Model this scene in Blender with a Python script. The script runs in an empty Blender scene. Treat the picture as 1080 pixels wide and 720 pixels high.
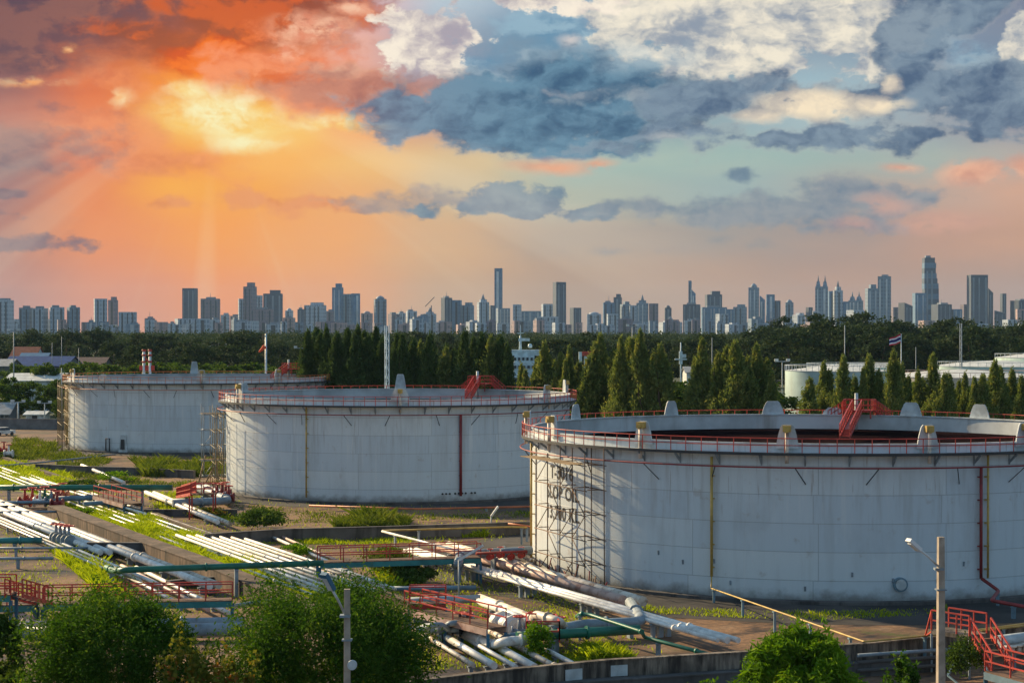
import bpy, math, random
import numpy as np
from mathutils import Vector
R_ = math.radians
scene = bpy.context.scene
COL = scene.collection
F, HC, HOR, W0 = 1900.0, 18.0, 352.0, 540.0     # focal length in photo pixels, eye height, horizon row, centre column
random.seed(7)

# ------------------------------------------------------------------ camera
cam_d = bpy.data.cameras.new('camera'); cam = bpy.data.objects.new('camera', cam_d); COL.objects.link(cam)
cam_d.sensor_width = 36.0; cam_d.lens = 36.0*F/1080.0; cam_d.clip_start = 1.0; cam_d.clip_end = 40000
cam.location = (0, 0, HC); cam.rotation_euler = (R_(90) - math.atan(8.0/F), 0, 0)
scene.camera = cam

# ------------------------------------------------------------------ sun, exposure
SUN_AZ, SUN_EL = -49.0, 24.0
SUN_STR = 5.0
EXPOSURE = 0.6
SKY_K = 0.09
HAZE = 0.000032
S = Vector((math.sin(R_(SUN_AZ))*math.cos(R_(SUN_EL)), math.cos(R_(SUN_AZ))*math.cos(R_(SUN_EL)), math.sin(R_(SUN_EL))))
sd = bpy.data.lights.new('sun', 'SUN'); sd.energy = SUN_STR; sd.angle = R_(0.6); sd.color = (1.0, 0.77, 0.45)
so = bpy.data.objects.new('sun', sd); COL.objects.link(so); so.rotation_euler = S.to_track_quat('Z', 'Y').to_euler()
so.location = (0, 0, 100)
scene.view_settings.view_transform = 'Standard'; scene.view_settings.look = 'None'
scene.view_settings.exposure = EXPOSURE; scene.view_settings.gamma = 1.0

def lin(c, k=1.0):
    o = []
    for v in c:
        v = v/255.0
        o.append(k*(v/12.92 if v <= 0.04045 else ((v+0.055)/1.055)**2.4))
    return (o[0], o[1], o[2], 1.0)

# ------------------------------------------------------------------ sky: clouds and colours by direction (azimuth, elevation)
world = bpy.data.worlds.new('World'); scene.world = world; world.use_nodes = True
NT = world.node_tree; NT.nodes.clear()
class G_:
    "tiny helper that writes shader maths"
    def __init__(s, nt, dim="3D"): s.nt = nt; s.dim = dim
    def n(s, t, **k):
        o = s.nt.nodes.new(t)
        for a, b in k.items(): setattr(o, a, b)
        return o
    def put(s, sock, v):
        if hasattr(v, 'is_linked') or hasattr(v, 'links'): s.nt.links.new(v, sock)
        else: sock.default_value = v
    def m(s, op, a, b=0.0, c=0.0, clamp=False):
        o = s.n('ShaderNodeMath', operation=op); o.use_clamp = clamp
        s.put(o.inputs[0], a); s.put(o.inputs[1], b); s.put(o.inputs[2], c); return o.outputs[0]
    def v(s, op, a, b=(0, 0, 0)):
        o = s.n('ShaderNodeVectorMath', operation=op); s.put(o.inputs[0], a); s.put(o.inputs[1], b)
        return o.outputs['Value'] if op in ('LENGTH', 'DOT_PRODUCT') else o.outputs[0]
    def xyz(s, x, y, z=0.0):
        o = s.n('ShaderNodeCombineXYZ'); s.put(o.inputs[0], x); s.put(o.inputs[1], y); s.put(o.inputs[2], z); return o.outputs[0]
    def noise(s, vec, scale=1.0, detail=6, rough=0.55, dist=0.0, out='Fac'):
        o = s.n('ShaderNodeTexNoise'); o.noise_dimensions = s.dim; s.put(o.inputs['Vector'], vec); o.inputs['Scale'].default_value = scale
        o.inputs['Detail'].default_value = detail; o.inputs['Roughness'].default_value = rough; o.inputs['Distortion'].default_value = dist
        return o.outputs[out]
    def mix(s, f, a, b, mode='MIX'):
        o = s.n('ShaderNodeMix', data_type='RGBA', blend_type=mode); s.put(o.inputs[0], f); s.put(o.inputs[6], a); s.put(o.inputs[7], b)
        return o.outputs[2]
    def ss(s, x, lo, hi, a=0.0, b=1.0, kind='SMOOTHSTEP'):
        o = s.n('ShaderNodeMapRange', interpolation_type=kind); s.put(o.inputs[0], x)
        s.put(o.inputs[1], lo); s.put(o.inputs[2], hi); s.put(o.inputs[3], a); s.put(o.inputs[4], b); return o.outputs[0]
    def ramp(s, f, stops, interp='LINEAR'):
        o = s.n('ShaderNodeValToRGB'); s.put(o.inputs[0], f); r = o.color_ramp; r.interpolation = interp
        while len(r.elements) > 1: r.elements.remove(r.elements[-1])
        r.elements[0].position = stops[0][0]; r.elements[0].color = stops[0][1]
        for p, c in stops[1:]:
            e = r.elements.new(p); e.color = c
        return o.outputs[0]
g = G_(NT, '2D')
tc = g.n('ShaderNodeTexCoord'); sep = g.n('ShaderNodeSeparateXYZ'); NT.links.new(tc.outputs['Generated'], sep.inputs[0])
dx, dy, dz = sep.outputs
az = g.m('ARCTAN2', dx, dy); el = g.m('ARCSINE', dz)
U = g.m('MULTIPLY_ADD', az, 1925.0, 540.0)           # degrees scaled so that the table below reads in round numbers
V = g.m('MULTIPLY_ADD', el, -1905.0, 352.0)
UV = g.xyz(U, V, 0)
nb = g.noise(g.v('MULTIPLY', UV, (1/210, 1/120, 1)), 1, 7, 0.56, out='Color')
nb2 = g.noise(g.v('MULTIPLY', UV, (1/60, 1/40, 1)), 1, 6, 0.6, out='Color')
wv = g.v('ADD', g.v('MULTIPLY', g.v('SUBTRACT', nb, (.5, .5, .5)), (150, 70, 0)), g.v('MULTIPLY', g.v('SUBTRACT', nb2, (.5, .5, .5)), (36, 22, 0)))
WV = g.v('ADD', UV, wv)                               # strongly warped
WS = g.v('ADD', UV, g.v('MULTIPLY', wv, (.38, .38, 0)))   # softly warped
ssx = g.n('ShaderNodeSeparateXYZ'); NT.links.new(WS, ssx.inputs[0]); us, vs = ssx.outputs[0], ssx.outputs[1]
rows = [
 (0,   [(0,(98,82,98)),(150,(130,86,84)),(270,(170,95,70)),(380,(225,185,185)),(470,(190,205,215)),(560,(150,175,195)),(700,(160,180,195)),(850,(150,165,180)),(1080,(120,130,155))]),
 (60,  [(0,(115,90,98)),(110,(175,100,80)),(210,(225,105,50)),(300,(240,140,95)),(370,(235,180,165)),(450,(160,165,180)),(560,(120,150,172)),(700,(140,165,182)),(850,(150,168,182)),(1080,(130,145,165))]),
 (100, [(0,(160,112,108)),(100,(225,120,80)),(190,(250,150,70)),(240,(255,190,95)),(320,(245,140,90)),(420,(205,150,135)),(540,(130,140,158)),(700,(135,160,175)),(860,(165,190,200)),(1080,(135,145,160))]),
 (135, [(0,(190,130,118)),(110,(235,135,95)),(200,(255,200,110)),(240,(255,232,160)),(300,(255,200,120)),(370,(250,180,120)),(450,(215,170,140)),(560,(165,165,165)),(700,(150,170,175)),(860,(170,190,195)),(1080,(150,150,160))]),
 (170, [(0,(140,116,120)),(90,(225,132,102)),(200,(250,160,85)),(290,(255,186,105)),(400,(246,196,130)),(500,(222,196,155)),(620,(172,192,182)),(800,(165,188,182)),(950,(168,182,176)),(1080,(185,176,168))]),
 (205, [(0,(165,120,118)),(90,(238,145,95)),(180,(255,176,82)),(260,(252,170,85)),(370,(244,180,118)),(480,(212,190,155)),(620,(178,186,172)),(800,(165,182,180)),(930,(185,170,160)),(1080,(215,172,148))]),
 (250, [(0,(185,132,118)),(100,(242,152,98)),(230,(255,168,88)),(350,(248,176,112)),(460,(222,182,142)),(600,(182,164,148)),(750,(168,158,150)),(900,(172,152,143)),(1000,(195,156,136)),(1080,(202,160,136))]),
 (300, [(0,(198,140,122)),(110,(236,152,110)),(230,(255,160,90)),(350,(246,172,112)),(460,(214,172,132)),(600,(192,158,131)),(750,(188,152,129)),(900,(186,150,130)),(1080,(186,152,134))]),
 (352, [(0,(196,150,138)),(110,(226,156,126)),(230,(246,160,108)),(350,(234,170,122)),(460,(206,172,142)),(600,(186,160,138)),(750,(184,155,136)),(900,(180,152,136)),(1080,(174,150,140))])]
uf = g.m('DIVIDE', us, 1080.0, clamp=True)
base = None; prev = None
for y, st in rows:
    c = g.ramp(uf, [(x/1080.0, lin(cc)) for x, cc in st], 'EASE')
    if base is None: base = c
    else: base = g.mix(g.ss(vs, float(prev), float(y)), base, c)
    prev = y
nf1 = g.noise(g.v('ADD', g.v('MULTIPLY', WS, (1/105, 1/58, 1)), (3.1, 7.7, 2.0)), 1, 7, 0.58)
nf2 = g.noise(g.v('ADD', g.v('MULTIPLY', UV, (1/36, 1/22, 1)), (13.1, 1.7, 5.0)), 1, 6, 0.58)
def billow(p):
    o = g.n('ShaderNodeTexVoronoi', feature='SMOOTH_F1', voronoi_dimensions='2D'); g.put(o.inputs['Vector'], p); o.inputs['Scale'].default_value = 1.0
    o.inputs['Smoothness'].default_value = .35; o.inputs['Detail'].default_value = 2.6; o.inputs['Roughness'].default_value = .62; o.inputs['Lacunarity'].default_value = 2.3; o.normalize = True
    return o.outputs['Distance']
PB = g.v('ADD', g.v('MULTIPLY', WS, (1/58, 1/40, 1)), g.v('MULTIPLY', nb2, (.9, .9, 0)))
v1 = billow(PB); v2 = billow(g.v('ADD', PB, (-.16, -.24, 0)))
P1 = g.v('ADD', g.v('MULTIPLY', WS, (1/80, 1/46, 1)), (23.1, 4.7, 7.0))
bl1 = g.noise(P1, 1, 5, 0.55); bl2 = g.noise(g.v('ADD', P1, (-.14, -.20, 0)), 1, 5, 0.55)
relief = g.m('ADD', g.m('MULTIPLY', g.m('SUBTRACT', bl1, bl2), 1.9), g.m('MULTIPLY', g.m('SUBTRACT', nf1, .5), 1.5))
relief = g.m('ADD', relief, g.m('MULTIPLY', g.m('SUBTRACT', v2, v1), 1.5))
relief = g.m('ADD', relief, .52)
nf3 = g.noise(g.v('ADD', g.v('MULTIPLY', WS, (1/170, 1/40, 1)), (5.1, 9.7, 9.0)), 1, 6, 0.55)
AK = 2.9
def field(blobs, vec):
    f = None
    for cx, cy, rx, ry in blobs:
        d = g.v('LENGTH', g.v('MULTIPLY', g.v('SUBTRACT', vec, (cx, cy, 0)), (1/rx, 1/ry, 0)))
        q = math.sqrt(ry)/5.6
        d = g.m('MULTIPLY_ADD', d, -q, q)
        f = d if f is None else g.m('MAXIMUM', f, d)
    return f
def mask(blobs, amp=.9, lo=0.0, hi=.25, vec=None, amp2=.35, k=1.0, puff=1.0):
    f = field(blobs, vec or WS)
    f = g.m('ADD', f, g.m('MULTIPLY', g.m('SUBTRACT', nf1, .5), amp*AK)); f = g.m('ADD', f, g.m('MULTIPLY', g.m('SUBTRACT', nf2, .5), amp2*AK))
    f = g.m('ADD', f, g.m('MULTIPLY', g.m('SUBTRACT', .33, v1), .55*puff))
    return g.m('MULTIPLY', g.ss(f, lo, hi), k), f
def shade(lo, hi, n=None, a=.38, b=.62):
    if n is relief: a, b = -.12, 1.02
    else: n = g.m('ADD', g.m('MULTIPLY', relief, .35), g.m('MULTIPLY', nf1, .65))
    return g.mix(g.ss(n, a, b), lin(lo), lin(hi))
sky = base
# gentle streaks in the open bands
sky = g.mix(g.ss(nf3, .40, .75, 0, .16), sky, lin((255, 214, 178)), 'SOFT_LIGHT')
def gaps(blobs, clo, chi, k=1.0, lo=.48, hi=.60, soft=.7):
    global sky
    f = g.ss(field(blobs, WS), 0.0, soft); nn = g.m('ADD', g.m('MULTIPLY', nf2, .55), g.m('MULTIPLY', nf1, .45)); nn = g.m('ADD', nn, g.m('MULTIPLY', f, .10))
    mk = g.m('MULTIPLY', g.m('MULTIPLY', f, g.ss(nn, lo, hi)), k); sky = g.mix(mk, sky, shade(clo, chi, relief))
def layer(blobs, clo, chi, n=None, rim=0.0, **k):
    global sky
    mk, f = mask(blobs, **k)
    if rim:                                              # thin lit edge where the cloud is thin
        sky = g.mix(g.m('MULTIPLY', g.m('MULTIPLY', mk, g.ss(f, .55, .05)), rim), sky, lin((250, 236, 214)))
        mk = g.m('MULTIPLY', mk, g.ss(f, 0.0, .5, .35, 1.0))
    sky = g.mix(mk, sky, shade(clo, chi, n)); return f
# warm cloud ceiling, upper left
layer([(60, 20, 300, 66), (230, 10, 240, 46), (30, 74, 120, 34)], (92, 70, 86), (140, 96, 92), k=.92, hi=.8, amp=.7)
layer([(260, 30, 170, 48), (330, 12, 110, 34), (180, 50, 110, 34)], (150, 72, 50), (214, 98, 48), k=.88, hi=.8, amp=.7)
layer([(203, 76, 50, 26), (240, 62, 50, 24)], (216, 74, 14), (250, 116, 30), k=.92, hi=.6, amp=.5)
layer([(120, 95, 110, 30), (80, 150, 120, 42), (150, 178, 100, 24)], (204, 112, 88), (246, 156, 112), relief, k=.6, hi=.9)
layer([(0, 165, 110, 44), (40, 120, 70, 20)], (108, 96, 112), (160, 126, 124), relief, k=.8, hi=.8)
layer([(290, 72, 84, 30), (335, 95, 90, 26), (262, 108, 46, 14)], (222, 98, 60), (252, 156, 118), relief, k=.85, hi=.6)
# blue clear patches and thin veil
layer([(585, 34, 80, 46), (520, 66, 60, 40), (1030, 80, 60, 24), (960, 60, 60, 30)], (112, 152, 178), (158, 188, 204), k=.8, hi=.9)
# bright cumulus
layer([(740, 22, 130, 58), (690, 66, 66, 22), (860, 30, 112, 50), (790, 66, 100, 32), (915, 84, 40, 20), (1078, 66, 24, 44), (660, 20, 60, 30), (930, 20, 40, 30)], (150, 160, 174), (248, 238, 218), relief, hi=.26, amp=.75, amp2=.5, k=.97)
layer([(448, 46, 54, 42), (430, 22, 26, 18), (498, 46, 30, 14), (575, 2, 76, 16)], (176, 168, 178), (254, 242, 224), relief, hi=.22, amp=.6, amp2=.55, k=.97)
gaps([(330, 36, 70, 26), (300, 54, 44, 18), (350, 76, 56, 16), (375, 14, 50, 16)], (240, 150, 120), (255, 214, 184), .85)
gaps([(598, 46, 22, 12)], (220, 210, 205), (245, 235, 222), .9, .42, .52)
# long dark bank
layer([(370, 96, 100, 26), (455, 112, 110, 34), (345, 80, 60, 16)], (146, 106, 106), (190, 134, 120), relief, k=.8, hi=.7, amp=.6)
layer([(545, 120, 150, 46), (430, 122, 80, 30), (660, 118, 140, 46), (600, 80, 110, 34), (560, 150, 140, 16), (640, 152, 100, 14)], (56, 92, 124), (112, 148, 170), relief, rim=.25, k=.97, hi=.42, amp=.6, amp2=.35)
layer([(790, 108, 140, 30), (955, 62, 46, 46), (1010, 16, 100, 34), (960, 104, 120, 34), (1050, 112, 80, 44), (850, 150, 210, 14), (990, 148, 140, 20), (740, 142, 80, 16)], (76, 98, 128), (134, 152, 168), relief, rim=.3, k=.95, hi=.42, amp=.65, amp2=.35)
gaps([(860, 116, 90, 24), (805, 126, 50, 14), (925, 116, 40, 16), (935, 94, 14, 16)], (206, 196, 184), (252, 234, 204), 1.0, .44, .54, .6)
gaps([(700, 146, 40, 12), (620, 100, 80, 16)], (150, 168, 180), (206, 204, 196), .6, .48, .6)
gaps([(1020, 184, 56, 20), (1070, 180, 36, 20), (950, 178, 34, 10)], (216, 160, 138), (246, 190, 158), .95, .43, .53)
gaps([(596, 174, 74, 13), (640, 172, 30, 10)], (222, 150, 120), (244, 178, 140), .95, .42, .52)
gaps([(680, 60, 90, 26), (560, 60, 60, 20)], (150, 176, 192), (196, 208, 212), .5, .46, .62)
# lower bank: crisp cauliflower tops fading out downwards
layer([(250, 214, 40, 12), (190, 222, 44, 9), (340, 218, 60, 14)], (218, 130, 84), (236, 156, 110), k=.75, hi=.5, amp=.4, amp2=.4)
layer([(420, 216, 84, 15), (470, 212, 76, 18)], (146, 142, 146), (182, 162, 150), k=.8, hi=.45, amp=.35, amp2=.4)
layer([(545, 214, 88, 21), (530, 202, 46, 14), (615, 224, 46, 11), (500, 220, 80, 12)], (88, 120, 146), (130, 152, 164), relief, k=.93, hi=.3, amp=.35, amp2=.45)
layer([(700, 220, 100, 14), (820, 224, 140, 22), (900, 214, 80, 26), (780, 216, 66, 12), (900, 242, 70, 12), (960, 206, 46, 14)], (102, 126, 148), (150, 156, 162), relief, k=.85, hi=.55, amp=.45, amp2=.4)
layer([(791, 189, 24, 11)], (92, 118, 142), (124, 144, 160), relief, k=.9, hi=.4, amp=.25, amp2=.3)
layer([(765, 257, 26, 6), (806, 262, 30, 6), (640, 268, 60, 5)], (124, 138, 150), (140, 146, 150), k=.6, hi=.7, amp=.25, amp2=.3)
gaps([(900, 240, 50, 14), (935, 218, 50, 18), (990, 236, 80, 22)], (204, 158, 144), (226, 174, 152), .6, .42, .56)
layer([(20, 257, 74, 12), (4, 230, 30, 7), (0, 208, 50, 9)], (102, 92, 112), (146, 120, 124), relief, k=.85, hi=.45, amp=.4, amp2=.5)
# burning gaps around the hidden sun
gaps([(232, 122, 84, 34), (205, 104, 40, 20), (250, 150, 70, 18), (345, 128, 80, 16)], (255, 200, 104), (255, 246, 196), 1.0, .40, .56, .8)
gaps([(132, 113, 24, 14), (80, 62, 12, 12), (30, 96, 60, 10)], (255, 176, 110), (255, 236, 190), .95, .42, .54)
gl = g.m('SUBTRACT', 1.0, g.v('LENGTH', g.v('MULTIPLY', g.v('SUBTRACT', UV, (225, 125, 0)), (1/340, 1/250, 0))))
sky = g.mix(g.m('MULTIPLY', g.m('POWER', g.m('MAXIMUM', gl, 0.0), 2.0), .34), sky, lin((255, 150, 60)), 'SCREEN')
# slanting light shafts from the gap
sx = g.m('SUBTRACT', U, 225.0); sy = g.m('SUBTRACT', V, 95.0)
ang = g.m('ARCTAN2', sx, sy)
ray = g.noise(g.xyz(g.m('MULTIPLY', ang, 4.0), 2.3, 4.0), 1, 3, .5)
rl = g.v('LENGTH', g.xyz(sx, sy, 0.0))
rk = g.m('MULTIPLY', g.ss(rl, 60.0, 220.0), g.ss(rl, 700.0, 350.0))
sky = g.mix(g.m('MULTIPLY', g.m('MULTIPLY', g.ss(ray, .48, .7), rk), g.ss(sy, 0.0, 60.0, 0, .17)), sky, lin((255, 226, 190)), 'SCREEN')
# the rest of the dome: Nishita daylight under broken cloud
ns = g.n('ShaderNodeTexSky', sky_type='NISHITA'); ns.sun_disc = False
ns.sun_elevation = R_(SUN_EL); ns.sun_rotation = R_(SUN_AZ % 360); ns.air_density = 1.0; ns.dust_density = 1.5
dome = g.mix(1.0, ns.outputs[0], (SKY_K*1.0, SKY_K*1.0, SKY_K*1.0, 1), 'MULTIPLY')
g.dim = '3D'; dn = g.noise(tc.outputs['Generated'], 2.4, 6, .6)
dome = g.mix(g.ss(dn, .40, .60, .1, .85), dome, (0.165, 0.29, 0.41, 1))
front = g.m('MULTIPLY', g.ss(g.m('ABSOLUTE', az), .34, .7, 1, 0), g.ss(el, .185, .36, 1, 0))
front = g.m('MULTIPLY', front, g.ss(dy, -.1, .1))
hs = g.n('ShaderNodeHueSaturation'); NT.links.new(sky, hs.inputs['Color']); hs.inputs['Saturation'].default_value = 1.04; gm_ = g.n('ShaderNodeGamma'); NT.links.new(hs.outputs[0], gm_.inputs[0]); gm_.inputs[1].default_value = 1.08; sky = gm_.outputs[0]
b1 = g.n('ShaderNodeBackground'); NT.links.new(dome, b1.inputs[0])
b2 = g.n('ShaderNodeBackground'); NT.links.new(sky, b2.inputs[0]); b2.inputs[1].default_value = 2**-EXPOSURE
mx = g.n('ShaderNodeMixShader'); NT.links.new(front, mx.inputs[0]); NT.links.new(b1.outputs[0], mx.inputs[1]); NT.links.new(b2.outputs[0], mx.inputs[2])
ow = g.n('ShaderNodeOutputWorld'); NT.links.new(mx.outputs[0], ow.inputs[0])

# ------------------------------------------------------------------ helpers
def tag(o, label=None, cat=None, group=None, kind=None):
    if label: o['label'] = label
    if cat: o['category'] = cat
    if group: o['group'] = group
    if kind: o['kind'] = kind
    return o
def empty(name, loc, label=None, cat=None, group=None):
    o = bpy.data.objects.new(name, None); COL.objects.link(o); o.location = loc; o.empty_display_size = .5
    return tag(o, label, cat, group)
def origin(o):
    v = Vector((0, 0, 0))
    while o is not None: v += Vector(o.location); o = o.parent
    return v
class MB:
    "collects shapes in world space, then links them as one mesh object"
    def __init__(s): s.v = []; s.f = []; s.sm = []
    def add(s, vs, fs, smooth=False):
        b = len(s.v); s.v += [tuple(p) for p in vs]; s.f += [tuple(b+i for i in f) for f in fs]; s.sm += [smooth]*len(fs); return s
    def box(s, c, size, rz=0.0, taper=1.0):
        x, y, z = size[0]/2, size[1]/2, size[2]/2; ca, sa = math.cos(rz), math.sin(rz); vs = []
        for k in (-1, 1):
            t = 1.0 if k < 0 else taper
            for i, j in ((-1, -1), (1, -1), (1, 1), (-1, 1)):
                px, py = i*x*t, j*y*t; vs.append((c[0]+px*ca-py*sa, c[1]+px*sa+py*ca, c[2]+k*z))
        return s.add(vs, [(3, 2, 1, 0), (4, 5, 6, 7), (0, 1, 5, 4), (1, 2, 6, 5), (2, 3, 7, 6), (3, 0, 4, 7)])
    def beam(s, a, b, w, h=None):
        "rectangular bar from a to b"
        h = h or w; a = Vector(a); b = Vector(b); d = (b-a).normalized()
        up = Vector((0, 0, 1)) if abs(d.z) < .95 else Vector((0, 1, 0)); r = d.cross(up).normalized()*w/2; u = r.cross(d).normalized()*h/2
        vs = [p+i*r+j*u for p in (a, b) for i, j in ((-1, -1), (1, -1), (1, 1), (-1, 1))]
        return s.add(vs, [(3, 2, 1, 0), (4, 5, 6, 7), (0, 1, 5, 4), (1, 2, 6, 5), (2, 3, 7, 6), (3, 0, 4, 7)])
    def tube(s, pts, r, n=8, closed=False, r2=None, caps=True):
        pts = [Vector(p) for p in pts]; m = len(pts); rings = []
        t0 = None; ref = None
        for i, p in enumerate(pts):
            if closed: d = (pts[(i+1) % m]-pts[i-1]).normalized()
            elif i == 0: d = (pts[1]-p).normalized()
            elif i == m-1: d = (p-pts[i-1]).normalized()
            else:
                d = ((pts[i+1]-p).normalized()+(p-pts[i-1]).normalized())
                d = d.normalized() if d.length > 1e-5 else (pts[i+1]-p).normalized()
            if ref is None:
                ref = Vector((0, 0, 1)) if abs(d.z) < .9 else Vector((1, 0, 0))
            a = (ref-d*ref.dot(d))
            if a.length < 1e-4: ref = Vector((1, 0, 0)); a = (ref-d*ref.dot(d))
            a.normalize(); ref = a; b = d.cross(a)
            rr = r if r2 is None else r+(r2-r)*i/(m-1)
            rings.append([p+a*rr*math.cos(2*math.pi*k/n)+b*rr*math.sin(2*math.pi*k/n) for k in range(n)])
        vs = [q for g_ in rings for q in g_]; fs = []
        for i in range(m if closed else m-1):
            j = (i+1) % m
            for k in range(n): fs.append((i*n+k, i*n+(k+1) % n, j*n+(k+1) % n, j*n+k))
        s.add(vs, fs, n > 4)
        if caps and not closed:
            b = len(s.v)-len(vs); s.f.append(tuple(b+k for k in range(n-1, -1, -1))); s.f.append(tuple(b+(m-1)*n+k for k in range(n))); s.sm += [False, False]
        return s
    def lathe(s, c, prof, n=32, a0=0.0, a1=2*math.pi, smooth=True):
        "prof: list of (radius, z) ; angle 0 faces the camera"
        full = abs(a1-a0-2*math.pi) < 1e-6; cnt = n if full else n+1; vs = []
        for i in range(cnt):
            a = a0+(a1-a0)*i/n
            for r, z in prof: vs.append((c[0]+r*math.sin(a), c[1]-r*math.cos(a), c[2]+z))
        m = len(prof); fs = []
        for i in range(n):
            j = (i+1) % cnt
            for k in range(m-1): fs.append((i*m+k, j*m+k, j*m+k+1, i*m+k+1))
        return s.add(vs, fs, smooth)
    def prism(s, poly, z0, z1):
        n = len(poly); vs = [(x, y, z0) for x, y in poly]+[(x, y, z1) for x, y in poly]
        fs = [tuple(range(n-1, -1, -1)), tuple(range(n, 2*n))]+[(i, (i+1) % n, n+(i+1) % n, n+i) for i in range(n)]
        return s.add(vs, fs)
    def build(s, name, mat, parent=None):
        o0 = origin(parent) if parent else Vector((0, 0, 0))
        me = bpy.data.meshes.new(name); me.from_pydata([(x-o0.x, y-o0.y, z-o0.z) for x, y, z in s.v], [], s.f)
        me.polygons.foreach_set('use_smooth', s.sm); me.materials.append(mat); me.update()
        ob = bpy.data.objects.new(name, me); COL.objects.link(ob)
        if parent: ob.parent = parent
        return ob
def quads_mesh(name, V4, mat, smooth=False):
    "V4: array (n,4,3) of separate quads"
    n = len(V4); me = bpy.data.meshes.new(name); k = V4.shape[1]
    me.vertices.add(n*k); me.vertices.foreach_set('co', V4.reshape(-1).astype(np.float32))
    me.loops.add(n*k); me.loops.foreach_set('vertex_index', np.arange(n*k, dtype=np.int32))
    me.polygons.add(n); me.polygons.foreach_set('loop_start', np.arange(0, n*k, k, dtype=np.int32)); me.polygons.foreach_set('loop_total', np.full(n, k, dtype=np.int32))
    me.materials.append(mat); me.update(calc_edges=True); return me
def children(o): return list(o.children)
def copy_tree(o, parent=None):
    c = o.copy(); COL.objects.link(c)
    if parent: c.parent = parent
    for ch in children(o): copy_tree(ch, c)
    return c
def P(px, py, z=0.0):
    "the point at height z that lies in the direction of photo column px and row py (works below the horizon)"
    y = F*(HC-z)/(py-HOR); return Vector(((px-W0)*y/F, y, z))
def D(px, y, z=0.0): return Vector(((px-W0)*y/F, y, z))
def ZA(py, y): return HC-(py-HOR)*y/F     # height of photo row py at distance y

# ------------------------------------------------------------------ materials
def mat(name, col, rough=.6, metal=0.0, var=.25, scale=.8, dirt=None, dirt_amt=0.0, streak=False, bump=0.0, spec=.4, dscale=None):
    m = bpy.data.materials.new(name); m.use_nodes = True; nt = m.node_tree; b = nt.nodes['Principled BSDF']; h = G_(nt)
    t = h.n('ShaderNodeTexCoord'); vec = t.outputs['Object']
    n1 = h.noise(vec, scale, 6, .6)
    c0 = tuple(max(0, x*(1-var)) for x in col[:3])+(1,); c1 = tuple(min(1, x*(1+var*.6)) for x in col[:3])+(1,)
    c = h.mix(h.ss(n1, .35, .65), c0, c1)
    if dirt:
        v2 = h.v('MULTIPLY', vec, (1, 1, .12)) if streak else vec
        n2 = h.noise(v2, dscale or scale*2.2, 8, .65)
        c = h.mix(h.ss(n2, .62-dirt_amt*.3, .80-dirt_amt*.2, 0, min(1, .35+dirt_amt)), c, tuple(dirt[:3])+(1,))
    nt.links.new(c, b.inputs['Base Color']); b.inputs['Roughness'].default_value = rough; b.inputs['Metallic'].default_value = metal
    b.inputs['Specular IOR Level'].default_value = spec
    if bump:
        bn = h.n('ShaderNodeBump'); bn.inputs['Strength'].default_value = bump; bn.inputs['Distance'].default_value = .05
        nt.links.new(h.noise(vec, scale*8, 4, .6), bn.inputs['Height']); nt.links.new(bn.outputs[0], b.inputs['Normal'])
    return m
def leafmat(name, c0, c1, c2=None, trans=.35, tint=(1.0, 1.0, .6)):
    m = bpy.data.materials.new(name); m.use_nodes = True; nt = m.node_tree; nt.nodes.clear(); h = G_(nt)
    ge = h.n('ShaderNodeNewGeometry'); r = ge.outputs['Random Per Island']
    t = h.n('ShaderNodeTexCoord'); n1 = h.noise(t.outputs['Object'], .55, 4, .6)
    f = h.m('ADD', h.m('MULTIPLY', r, .6), h.m('MULTIPLY', h.ss(n1, .3, .7), .5), clamp=True)
    st = [(0, tuple(c0)+(1,)), (.75, tuple(c1)+(1,))]
    if c2: st.append((1.0, tuple(c2)+(1,)))
    c = h.ramp(f, st)
    d = h.n('ShaderNodeBsdfPrincipled'); nt.links.new(c, d.inputs['Base Color']); d.inputs['Roughness'].default_value = .8; d.inputs['Specular IOR Level'].default_value = .06
    tr = h.n('ShaderNodeBsdfTranslucent'); nt.links.new(h.mix(1.0, c, tuple(tint)+(1,), 'MULTIPLY'), tr.inputs[0])
    mx = h.n('ShaderNodeMixShader'); mx.inputs[0].default_value = trans
    nt.links.new(d.outputs[0], mx.inputs[1]); nt.links.new(tr.outputs[0], mx.inputs[2])
    o = h.n('ShaderNodeOutputMaterial'); nt.links.new(mx.outputs[0], o.inputs[0]); return m
M = {}
M['white'] = mat('white_pipe_paint', (.80, .775, .73), .34, dirt=(.30, .17, .10), dirt_amt=.35, scale=.7, spec=.5)
M['cream'] = mat('cream_pipe_paint', (.70, .62, .52), .5, dirt=(.22, .12, .07), dirt_amt=.55, scale=.6)
M['pink'] = mat('faded_pink_paint', (.52, .36, .30), .5, dirt=(.25, .10, .07), dirt_amt=.5, scale=.6)
M['grey'] = mat('grey_steel_paint', (.24, .29, .33), .5, dirt=(.10, .07, .05), dirt_amt=.3)
M['bluegrey'] = mat('blue_grey_paint', (.15, .24, .30), .5, dirt=(.10, .08, .06), dirt_amt=.25)
M['teal'] = mat('teal_paint', (.03, .20, .20), .45, dirt=(.05, .05, .04), dirt_amt=.25)
M['green'] = mat('green_pipe_paint', (.016, .145, .095), .42, dirt=(.06, .10, .06), dirt_amt=.25)
M['red'] = mat('red_paint', (.50, .055, .035), .5, dirt=(.18, .05, .03), dirt_amt=.4)
M['darkred'] = mat('dark_red_paint', (.26, .03, .03), .5, dirt=(.10, .03, .03), dirt_amt=.35)
M['orange'] = mat('orange_paint', (.55, .16, .06), .5)
M['yellow'] = mat('yellow_pipe_paint', (.50, .33, .08), .5, dirt=(.2, .12, .04), dirt_amt=.4)
M['rust'] = mat('rusty_steel', (.16, .09, .055), .8, dirt=(.05, .03, .02), dirt_amt=.4)
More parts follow.
